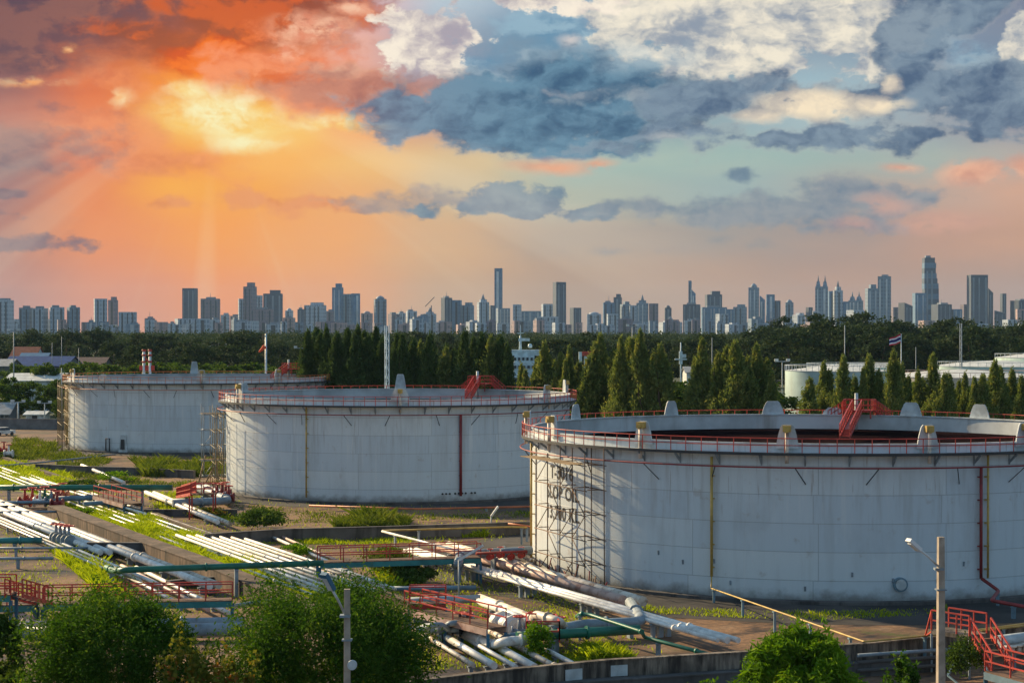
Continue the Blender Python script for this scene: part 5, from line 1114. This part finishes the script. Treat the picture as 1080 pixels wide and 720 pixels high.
mast('thin pole in the wood above the conifers, right of the radar mast', 751, 356, 0, 460, .13, 'grey', None, 'pole')
mast('plain thin mast rising from the pale green tank', 891, 343, 0, 345, .13, 'grey', None, 'lamp_mast')
mast('short grey pole right of the flag in front of the wood', 966, 366, 0, 430, .12, 'grey', None, 'pole')
mast('short grey pole at the left end of the pale green tank', 825, 381, 0, 340, .14, 'grey', lamps, 'pole')
mast('slim grey pole just above the right part of the farthest tank', 317, 367, 0, 400, .1, 'grey', lamps, 'pole')
mast('second slim pole above the right part of the farthest tank', 322, 364, 0, 420, .08, 'grey', None, 'pole')
mast('blue grey utility pole beside the scaffold of the farthest tank', 65, 388, 0, 350, .16, 'bluegrey', None, 'utility_pole')
mast('white utility pole beside the pale blue hut', 47, 425, 0, 366, .14, 'wallw', lamps, 'utility_pole')
mast('white utility pole left of the pale blue hut', 19, 424, 0, 362, .22, 'wallw', lamps, 'utility_pole')
# white radar mast
def radar(t, p, z):
    q = MB(); q.box((p.x, p.y, z-3.8), (.8, .8, 3.2)); q.build('mast_body', M['shipw'], t); q = MB(); q.box((p.x, p.y, z-4.2), (3.0, 1, .3)); q.box((p.x+.5, p.y, z-3.4), (1.6, 1, .9)); q.build('radar_arm', M['shipw'], t)
mast('white radar mast standing among conifers right of mid picture', 718, 361, 0, 450, .22, 'shipw', radar, 'radar_mast')
# lattice masts
def lattice(label, px, yt, dist, w, m, seg=1.3):
    p = D(px, dist); z1 = ZA(yt, dist); t = empty('lattice_mast', (p.x, p.y, 0), label, 'mast'); r = w/2
    cs = [Vector((p.x+r*math.cos(a), p.y+r*math.sin(a), 0)) for a in (0.5, 2.6, 4.7)]
    for c in cs: q = MB(); q.tube([c, c+Vector((0, 0, z1))], .07, 5); q.build('leg', M[m], t)
    q = MB(); z = 0; k = 0
    while z < z1-seg:
        for i in range(3): a, b = cs[i], cs[(i+1) % 3]; q.beam(a+Vector((0, 0, z)), b+Vector((0, 0, z+seg)), .05); q.beam(a+Vector((0, 0, z)), b+Vector((0, 0, z)), .05)
        z += seg
    q.build('lacing', M[m], t); return t, p, z1
lattice('white lattice mast rising behind the middle tank', 408, 343, 240, .62, 'shipw')
lattice('dark thin lattice mast right of the flag', 1013.5, 341, 400, .55, 'grey')
# windsock pole on the farthest tank
p = D(280.5, 312); z1 = ZA(341, 312); t = empty('windsock_pole', (p.x, p.y, 0), 'white pole with an orange windsock above the farthest tank', 'windsock pole')
q = MB(); q.tube([(p.x, p.y, 0), (p.x, p.y, ZA(352, 312))], .24, 7, r2=.16); q.tube([(p.x, p.y, ZA(352, 312)), (p.x, p.y, z1)], .09, 5, r2=.05); q.build('pole', M['shipw'], t)
q = MB(); zz = ZA(368, 312); q.tube([(p.x-.1, p.y-.5, zz+.5), (p.x-.6, p.y-.5, zz), (p.x-1.1, p.y-.5, zz-.5)], .38, 10, r2=.16); q.build('windsock', mat('orange_windsock_cloth', (.85, .12, .04), .8, scale=3), t)
q = MB(); q.tube([(p.x-.5, p.y, ZA(376, 312)), (p.x-.5, p.y, ZA(352, 312))], .06, 5); q.beam((p.x-.5, p.y, ZA(353, 312)), (p.x, p.y, ZA(353, 312)), .07); q.build('side_pole', M['rust'], t)
# red and white double chimney thing behind the farthest tank
p = D(155, 345); t = empty('derrick', (p.x, p.y, 0), 'red and white striped twin loading posts above the farthest tank', 'loading posts'); u = 345/F
for sg in (-3.2, 3.2):
    q = MB(); q.tube([(p.x+sg*u, p.y, 0), (p.x+sg*u, p.y, ZA(369, 345))], .26, 8); q.build('post', M['shipw'], t)
    for z in (369, 374, 381): q = MB(); q.tube([(p.x+sg*u, p.y, ZA(z+1.3, 345)), (p.x+sg*u, p.y, ZA(z, 345)+.1)], .40, 8); q.build('band', M['red'], t)
q = MB(); q.beam((p.x-8*u, p.y, ZA(388, 345)), (p.x+8*u, p.y, ZA(388, 345)), .3, 1.0); q.beam((p.x-4*u, p.y, ZA(376, 345)), (p.x+4*u, p.y, ZA(383, 345)), .3); q.build('crossbeam', M['red'], t)
# red funnel in the wood
p = D(619, 520); t = empty('funnel', (p.x, p.y, 0), 'red topped white box funnel peeping over the conifers left of mid gap', 'funnel'); q = MB(); q.box((p.x, p.y, ZA(375, 520)/2), (1.6, 2, ZA(375, 520))); q.box((p.x-1.9, p.y, ZA(371, 520)/2), (.9, 2, ZA(371, 520))); q.build('body', M['shipw'], t)
q = MB(); q.box((p.x, p.y, ZA(373, 520)), (2.6, 2.4, 1.2)); q.build('cap', M['red'], t)
# flag
p = D(950.5, 345); zt = ZA(352, 345); t = empty('flag_pole', (p.x, p.y, 0), 'white pole flying a red, white and blue striped flag before the dark wood', 'flag pole')
q = MB(); q.tube([(p.x, p.y, 0), (p.x, p.y, zt)], .10, 6, r2=.07); q.build('pole', M['shipw'], t)
Hf, Lf = 1.65, 2.15; edges = [0, 1/6, 2/6, 4/6, 5/6, 1]
FC = [mat('flag_red', (.55, .02, .05), .8, scale=3), mat('flag_white', (.75, .75, .78), .8, scale=3), mat('flag_blue', (.02, .03, .16), .8, scale=3)]
fl = None
for i, ci in enumerate((0, 1, 2, 1, 0)):
    q = MB(); n = 14
    for off in (0, .03):
        for k in range(n+1):
            f_ = k/n; x = p.x-.1-f_*Lf; y = p.y+.16*math.sin(f_*7)+off
            for e in (edges[i], edges[i+1]): q.v.append((x, y, zt-.1-e*Hf-.78*f_*(1-.25*e)+.06*math.sin(f_*8+1)))
    m_ = 2*(n+1)
    for k in range(n): a_ = 2*k; q.f.append((a_, a_+1, a_+3, a_+2)); q.f.append((m_+a_+2, m_+a_+3, m_+a_+1, m_+a_)); q.sm += [True, True]
    q.build('flag_stripe', FC[ci], t)
# parked vehicle at the far left
def car(label, p, rz, m, L=4.2):
    t = empty('parked_car', p, label, 'car'); t.rotation_euler = (0, 0, rz)
    def loc(mb, nm, mt, par=None): o = mb.build(nm, mt); o.parent = par or t; return o
    q = MB(); q.box((0, 0, .62), (L, 1.7, .62), 0, .97); loc(q, 'body', m); q = MB(); q.box((-.1, 0, 1.15), (L*.52, 1.5, .5), 0, .8); loc(q, 'cabin', M['glass']); q = MB(); q.box((-.1, 0, 1.42), (L*.42, 1.25, .06)); loc(q, 'roof', m)
    for sx in (-1, 1):
        for sy in (-1, 1): q = MB(); q.tube([(sx*L*.31, sy*.72, .33), (sx*L*.31, sy*.9, .33)], .33, 12); loc(q, 'wheel', M['dark'])
        q = MB(); q.box((L/2*.98, sx*.6, .7), (.08, .3, .16)); loc(q, 'headlight', M['lamp'])
    return t
car('small white car parked at the far left edge by the boundary wall', P(3, 459), .9, M['wallw'])

# ------------------------------------------------------------------ low plants, grass
def in_poly(n, poly, rg):
    xs_ = [p[0] for p in poly]; ys_ = [p[1] for p in poly]; out = []
    while len(out) < n:
        x = rg.uniform(min(xs_), max(xs_), n*2); y = rg.uniform(min(ys_), max(ys_), n*2); ins = np.zeros(len(x), bool); j = len(poly)-1
        for i in range(len(poly)):
            xi, yi, xj, yj = *poly[i], *poly[j]
            c = ((yi > y) != (yj > y)) & (x < (xj-xi)*(y-yi)/(yj-yi+1e-9)+xi); ins ^= c; j = i
        out += list(zip(x[ins], y[ins]))
    return np.array(out[:n])
def blades(poly, n, h, w, rg, clump=.5):
    if n > 110000: clump = -3
    pts = in_poly(n, poly, rg); Y = F*HC/(pts[:, 1]-HOR); X = (pts[:, 0]-W0)*Y/F
    k = .6+.5*np.sin(X*.9+Y*.35)*np.sin(Y*.22-X*.3)+rg.normal(0, .2, n); keep = k > clump-.25; X, Y, k = X[keep], Y[keep], np.clip(k[keep], .45 if clump < 0 else .25, 1.4); n = len(X)
    a = rg.uniform(0, 6.283, n); hh = h*k*rg.uniform(.5, 1.2, n); ln = rg.normal(0, .5, (n, 2))*hh[:, None]; ww = w*rg.uniform(.6, 1.3, n)
    b0 = np.stack([X-np.cos(a)*ww/2, Y-np.sin(a)*ww/2, np.zeros(n)], 1); b1 = np.stack([X+np.cos(a)*ww/2, Y+np.sin(a)*ww/2, np.zeros(n)], 1)
    mid = np.stack([X+ln[:, 0]*.4, Y+ln[:, 1]*.4, hh*.6], 1); tip = np.stack([X+ln[:, 0], Y+ln[:, 1], hh], 1); d = np.stack([np.cos(a), np.sin(a), np.zeros(n)], 1)*ww[:, None]*.35
    return np.stack([b0, b1, mid+d, tip], 1)
rg = np.random.default_rng(8)
G1 = [([(-5, 484), (30, 488), (75, 508), (130, 532), (200, 562), (262, 588), (330, 614), (352, 632), (300, 628), (240, 602), (160, 566), (110, 552), (50, 522), (-5, 512)], 80000, .42, .12),
      ([(85, 552), (150, 545), (215, 572), (290, 600), (345, 620), (330, 640), (280, 625), (215, 598), (160, 572)], 50000, .42, .10),
      ([(80, 542), (150, 548), (215, 574), (268, 594), (262, 602), (235, 598), (165, 578), (110, 562), (72, 551)], 120000, .66, .065),
      ([(-5, 486), (60, 496), (120, 526), (60, 520), (-5, 502)], 26000, .6, .11),
      ([(0, 470), (250, 520), (560, 540), (560, 560), (250, 640), (0, 690)], 14000, .3, .07),
      ([(380, 590), (560, 600), (640, 660), (700, 688), (430, 710)], 9000, .3, .06),
      ([(200, 600), (262, 604), (320, 622), (350, 640), (300, 632)], 14000, .4, .08),
      ([(60, 574), (78, 570), (108, 600), (140, 632), (112, 636), (95, 618), (70, 596)], 14000, .75, .08),
      ([(30, 560), (62, 570), (80, 590), (62, 590)], 1200, .5, .08),
      ([(80, 545), (118, 545), (130, 556), (84, 556)], 1500, .3, .09),
      ([(255, 564), (370, 563), (440, 568), (430, 574), (255, 574)], 5000, .35, .08),
      ([(490, 562), (512, 560), (514, 566), (486, 567)], 1200, .7, .08),
      ([(145, 518), (215, 520), (205, 545), (165, 536)], 2600, .35, .10),
      ([(205, 534), (250, 545), (262, 556), (225, 552)], 1500, .4, .08),
      ([(55, 530), (112, 536), (140, 552), (100, 548)], 2500, .3, .09),
      ([(395, 600), (440, 606), (450, 622), (405, 622)], 3500, .8, .08),
      ([(540, 684), (575, 688), (590, 700), (548, 702)], 3500, .5, .06),
      ([(618, 688), (650, 686), (670, 697), (622, 699)], 3500, .6, .06),
      ([(490, 672), (520, 682), (560, 700), (530, 702), (480, 682)], 3500, .35, .06),
      ([(595, 690), (615, 688), (640, 697), (600, 702)], 900, .3, .06),
      ([(560, 615), (640, 640), (700, 648), (850, 655), (1000, 648), (1000, 641), (850, 646), (690, 640), (600, 622)], 2200, .3, .07)]
def turf_mat():
    m = bpy.data.materials.new('mossy_turf'); m.use_nodes = True; nt = m.node_tree; b_ = nt.nodes['Principled BSDF']; h = G_(nt); t = h.n('ShaderNodeTexCoord').outputs['Object']
    n1 = h.noise(t, .5, 7, .65); c = h.mix(h.ss(n1, .35, .65), (.10, .15, .012, 1), (.24, .30, .022, 1)); c = h.mix(h.ss(h.noise(t, .9, 7, .7), .54, .62, 0, .9), c, (.15, .10, .06, 1))
    nt.links.new(c, b_.inputs['Base Color']); b_.inputs['Roughness'].default_value = .95; return m
TM = turf_mat()
for k_, (poly_, n_, h_, w_) in enumerate(G1[:3]):
    cx_ = sum(p[0] for p in poly_)/len(poly_); cy_ = sum(p[1] for p in poly_)/len(poly_); pp = [P(cx_+(x-cx_)*.985, cy_+(y-cy_)*.95, .006+.004*k_) for x, y in poly_]
    q = MB(); q.add(pp, [tuple(range(len(pp)-1, -1, -1))]); tag(q.build('turf', TM), kind='structure')
G2 = [([(140, 486), (238, 492), (238, 503), (150, 503)], 14000, 1.3, .065), ([(15, 462), (60, 468), (60, 486), (5, 484)], 5000, .8, .12), ([(60, 475), (120, 484), (110, 492), (60, 492)], 3000, .7, .12),
      ([(352, 548), (432, 548), (430, 556), (352, 557)], 6000, 1.1, .08), ([(130, 508), (250, 508), (250, 514), (130, 514)], 1500, .5, .1), ([(240, 532), (330, 540), (440, 544), (560, 540), (560, 546), (300, 552)], 2500, .35, .09),
      ([(70, 496), (150, 500), (145, 508), (80, 505)], 1800, .6, .1)]
o = bpy.data.objects.new('grass', quads_mesh('grass', np.concatenate([blades(p, int(n), h, w, rg) for p, n, h, w in G1]), LM['grs'])); COL.objects.link(o); tag(o, 'bright yellow green grass overgrowing the pipes', 'grass', kind='stuff')
o = bpy.data.objects.new('reeds', quads_mesh('reeds', np.concatenate([blades(p, int(n), h, w, rg) for p, n, h, w in G2]), LM['grd'])); COL.objects.link(o); tag(o, 'taller olive green reeds between the tanks', 'reeds', kind='stuff')
def bush(label, px, py, w, h, lm, leaf=.14, n=26, per=160, name='bush', group=None, aspect=1.6, up=.3, z=0.0, dist=None, zsq=1.0):
    p = P(px, py, z) if dist is None else D(px, dist); s = abs(int(px*31+py*7)) % 9999; rg_ = np.random.default_rng(s); C = []; O = []
    for i in range(n):
        a = rg_.uniform(0, 6.283); u = rg_.uniform(-.2, 1); rr = w/2*math.sqrt(max(0, 1-u*u))*rg_.uniform(.5, .92); C.append([math.cos(a)*rr, math.sin(a)*rr, z+h*.45+u*h*.45]); O.append([math.cos(a), math.sin(a), .3+u*.6])
    V_ = leaves(np.array(C), (w*.09, w*.09, h*.09), per, leaf, aspect, up, np.array(O)*.5, rg_)
    t = empty(name, (p.x, p.y, 0), label, 'bush' if name != 'tree' else 'tree', group); o = bpy.data.objects.new('crown', quads_mesh('crown', V_, lm)); COL.objects.link(o); o.parent = t
    q = MB(); rnd_ = random.Random(s)
    for k in range(5): a = k*1.257+rnd_.uniform(-.4, .4); q.tube([(0, 0, 0), (math.cos(a)*w*.12, math.sin(a)*w*.12, h*.35), (math.cos(a)*w*.26, math.sin(a)*w*.26, h*.75)], max(.03, h*.018), 5, r2=.015)
    q.build('stem', M['trunk'], t).location = (0, 0, 0); return t
for ob in ():
    pass
bush('round green bush left of the middle tank in front of the pipes', 274, 559, 4.6, 1.9, LM['brd'], .16)
bush('small bright bush at the near end of the dark wall', 311, 588, 3.2, 1.1, LM['lit'], .13, 16, 100)
bush('tall mixed bush growing under the red footbridge', 408, 612, 3.8, 2.4, LM['grd'], .14)
bush('dark bush under the right half of the footbridge', 436, 618, 3.0, 1.5, LM['brd'], .14, 20)
bush('short rounded bush beside the slanting white prop pipe', 84, 545, 3.0, .9, LM['lit'], .14, 14, 90)
bush('green bush under the long dark green pipe', 86, 515, 4.2, 1.0, LM['brd'], .15, 14, 110)
bush('bush between the two white pipe stubs near the far tank', 122, 508, 5.0, 1.2, LM['lit'], .15, 14, 110)
bush('brownish bush right of the fat blue grey bent pipe', 222, 545, 4.0, .9, LM['red'], .14, 14, 90)
bush('tall pale shrub standing by the small red cage', 566, 697, 1.6, 2.1, LM['lit'], .11, 16, 110)
bush('small bright bush at the far end of the dark cross pipes', 4, 484, 4.0, 1.0, LM['brd'], .16, 12, 90)
bush('narrow dark green shrub growing at the foot of the stile stair', 1020, 722, 1.8, 2.6, LM['brd'], .10, 18, 120)
# ------------------------------------------------------------------ foreground
def place(label, px, dist, top_row, w, lm, leaf, n, per, aspect=1.8, up=.2, name='tree', squash=1.0, cat='tree', seed=1, rag=.16, z0=.05):
    p = D(px, dist); H = ZA(top_row, dist); rg_ = np.random.default_rng(seed); C = []; O = []; Sg = []
    nl = n
    for i in range(nl):
        a = rg_.uniform(0, 6.283); u = rg_.uniform(-.75, 1); rr = w/2*math.sqrt(max(0, 1-u*u*.95))*rg_.uniform(.45, 1.0)*(1+rag*math.sin(2*a+seed)+rag*.8*math.sin(3*a-4*u+seed)+rag*math.sin(5*u+seed)); cz = H*(z0+(1-z0)*.5)+u*H*(1-z0)*.46
        lr = w*rg_.uniform(.045, .115)
        for k in range(9):
            d = rg_.normal(size=3); d /= np.linalg.norm(d); d += np.array([math.cos(a), math.sin(a), .5])*.5; C.append([math.cos(a)*rr+d[0]*lr, math.sin(a)*rr+d[1]*lr, cz+d[2]*lr]); O.append([math.cos(a), math.sin(a), .4]); Sg.append([lr*.42]*3)
    V_ = leaves(np.array(C), np.array(Sg), per, leaf, aspect, up, np.array(O)*.5+np.array([0, 0, -.35]), rg_)
    tw = np.array(C)[rg_.integers(0, len(C), 90)]; tw = tw*np.array([1.10, 1.10, 1.06])+rg_.normal(0, .12, tw.shape); V2 = leaves(tw, (.09, .09, .16), 16, leaf, aspect, .3, None, rg_); V_ = np.concatenate([V_, V2])
    t = empty(name, (p.x, p.y, 0), label, cat); o = bpy.data.objects.new('crown', quads_mesh('crown', V_, lm)); COL.objects.link(o); o.parent = t
    q = trunk_mb(H*.8, max(.08, H*.022), seed, 7, .03, w/H*.75, .12); q.build('trunk', M['trunk'], t).location = (0, 0, 0); return t
place('large feathery green tree at the bottom left', 118, 64, 636, 6.9, LM['fgt'], .062, 210, 52, 2.6, .25, seed=3)
place('large dense green tree behind the concrete lamp pole', 344, 66, 622, 7.6, LM['fgt'], .062, 260, 54, 2.6, .25, seed=4)
place('dark tree cut by the bottom left corner', -6, 66, 640, 2.6, LM['brd'], .10, 60, 26, 2.0, .2, seed=5)
place('reddish leaved shrub between the two large foreground trees', 190, 60, 676, 2.6, LM['red'], .13, 46, 14, 1.3, .1, name='shrub', cat='bush', seed=6)
place('smaller reddish shrub left of the lamp pole tree', 245, 60, 688, 1.9, LM['red'], .13, 34, 14, 1.3, .1, name='shrub', cat='bush', seed=7)
place('rounded willowy bush in front of the low wall', 845, 76, 672, 4.5, LM['lit'], .10, 90, 30, 3.6, .3, name='bush', cat='bush', seed=8, rag=.05)
place('small leafy plant before the low wall, left of the round bush', 743, 78, 709, .9, LM['lit'], .12, 14, 12, 1.6, .4, name='plant', cat='plant', seed=9)
place('small green bush between the round bush and the right pole', 952, 78, 696, 1.6, LM['fgt'], .12, 26, 14, 1.6, .4, name='bush', cat='bush', seed=10)
# street lamps with concrete poles
def lamp_pole(label, px, dist, top_row, arm_row, tip_px, tip_row, wpx, disc=None, arm_m='plate'):
    p = D(px, dist); H = ZA(top_row, dist); t = empty('lamp_pole', (p.x, p.y, 0), label, 'lamp pole', 'concrete lamp poles in the foreground'); w = wpx*dist/F
    q = MB(); q.box((p.x, p.y, H/2), (w*1.25, w*1.25, H), 0.1, .72); q.build('pole', M['concp'], t)
    a = Vector((p.x-w*.4, p.y-w*.3, ZA(arm_row, dist))); tx = (tip_px-px)*dist/F; b = Vector((p.x+tx, p.y-.5, ZA(tip_row, dist)))
    q = MB(); q.tube([a, a.lerp(b, .5)+Vector((0, 0, .04)), b], .045, 6); q.build('arm', M[arm_m], t)
    d = (b-a).normalized(); q = MB(); q.beam(b-d*.05, b+d*.62, .30, .14); lh = q.build('lamp_head', M['bluebox' if disc else 'lamp'], t)
    q = MB(); q.beam(b+d*.05-Vector((0, 0, .1)), b+d*.55-Vector((0, 0, .1)), .22, .06); q.build('lens', M['plate'], lh)
    q = MB(); q.box((p.x-w*.3, p.y, ZA(arm_row, dist)-.1), (.34, .34, .08)); q.box((p.x, p.y, ZA(arm_row, dist)-.9), (w*1.5, w*1.5, .05)); q.build('clamp', M['grey'], t)
    if disc: q = MB(); z = ZA(disc, dist); q.tube([(p.x+.2, p.y-.28, z), (p.x+.2, p.y-.42, z)], .16, 16); q.build('round_meter', M['plate'], t); q = MB(); q.tube([(p.x+.2, p.y-.42, z), (p.x+.2, p.y-.43, z)], .11, 16); q.build('meter_face', M['lamp'], t)
    return t
lamp_pole('concrete lamp pole in front of the large dense tree, with a round meter', 366, 60, 621, 646, 351, 618, 7, 699)
lamp_pole('concrete lamp pole at the right, standing before the nearest tank', 992.5, 70, 566, 597, 966, 577, 7)
# ------------------------------------------------------------------ air
if HAZE:
    hm = bpy.data.materials.new('haze_air'); hm.use_nodes = True; hm.node_tree.nodes.clear(); pv = hm.node_tree.nodes.new('ShaderNodeVolumePrincipled'); pv.inputs['Density'].default_value = HAZE; pv.inputs['Color'].default_value = (.50, .70, .95, 1); pv.inputs['Anisotropy'].default_value = 0.0
    oo = hm.node_tree.nodes.new('ShaderNodeOutputMaterial'); hm.node_tree.links.new(pv.outputs[0], oo.inputs['Volume'])
    q = MB(); q.box((0, 6200, 170), (18600, 12700, 342)); tag(q.build('haze', hm), 'thin bluish haze between the yard and the skyline', 'haze', kind='stuff')
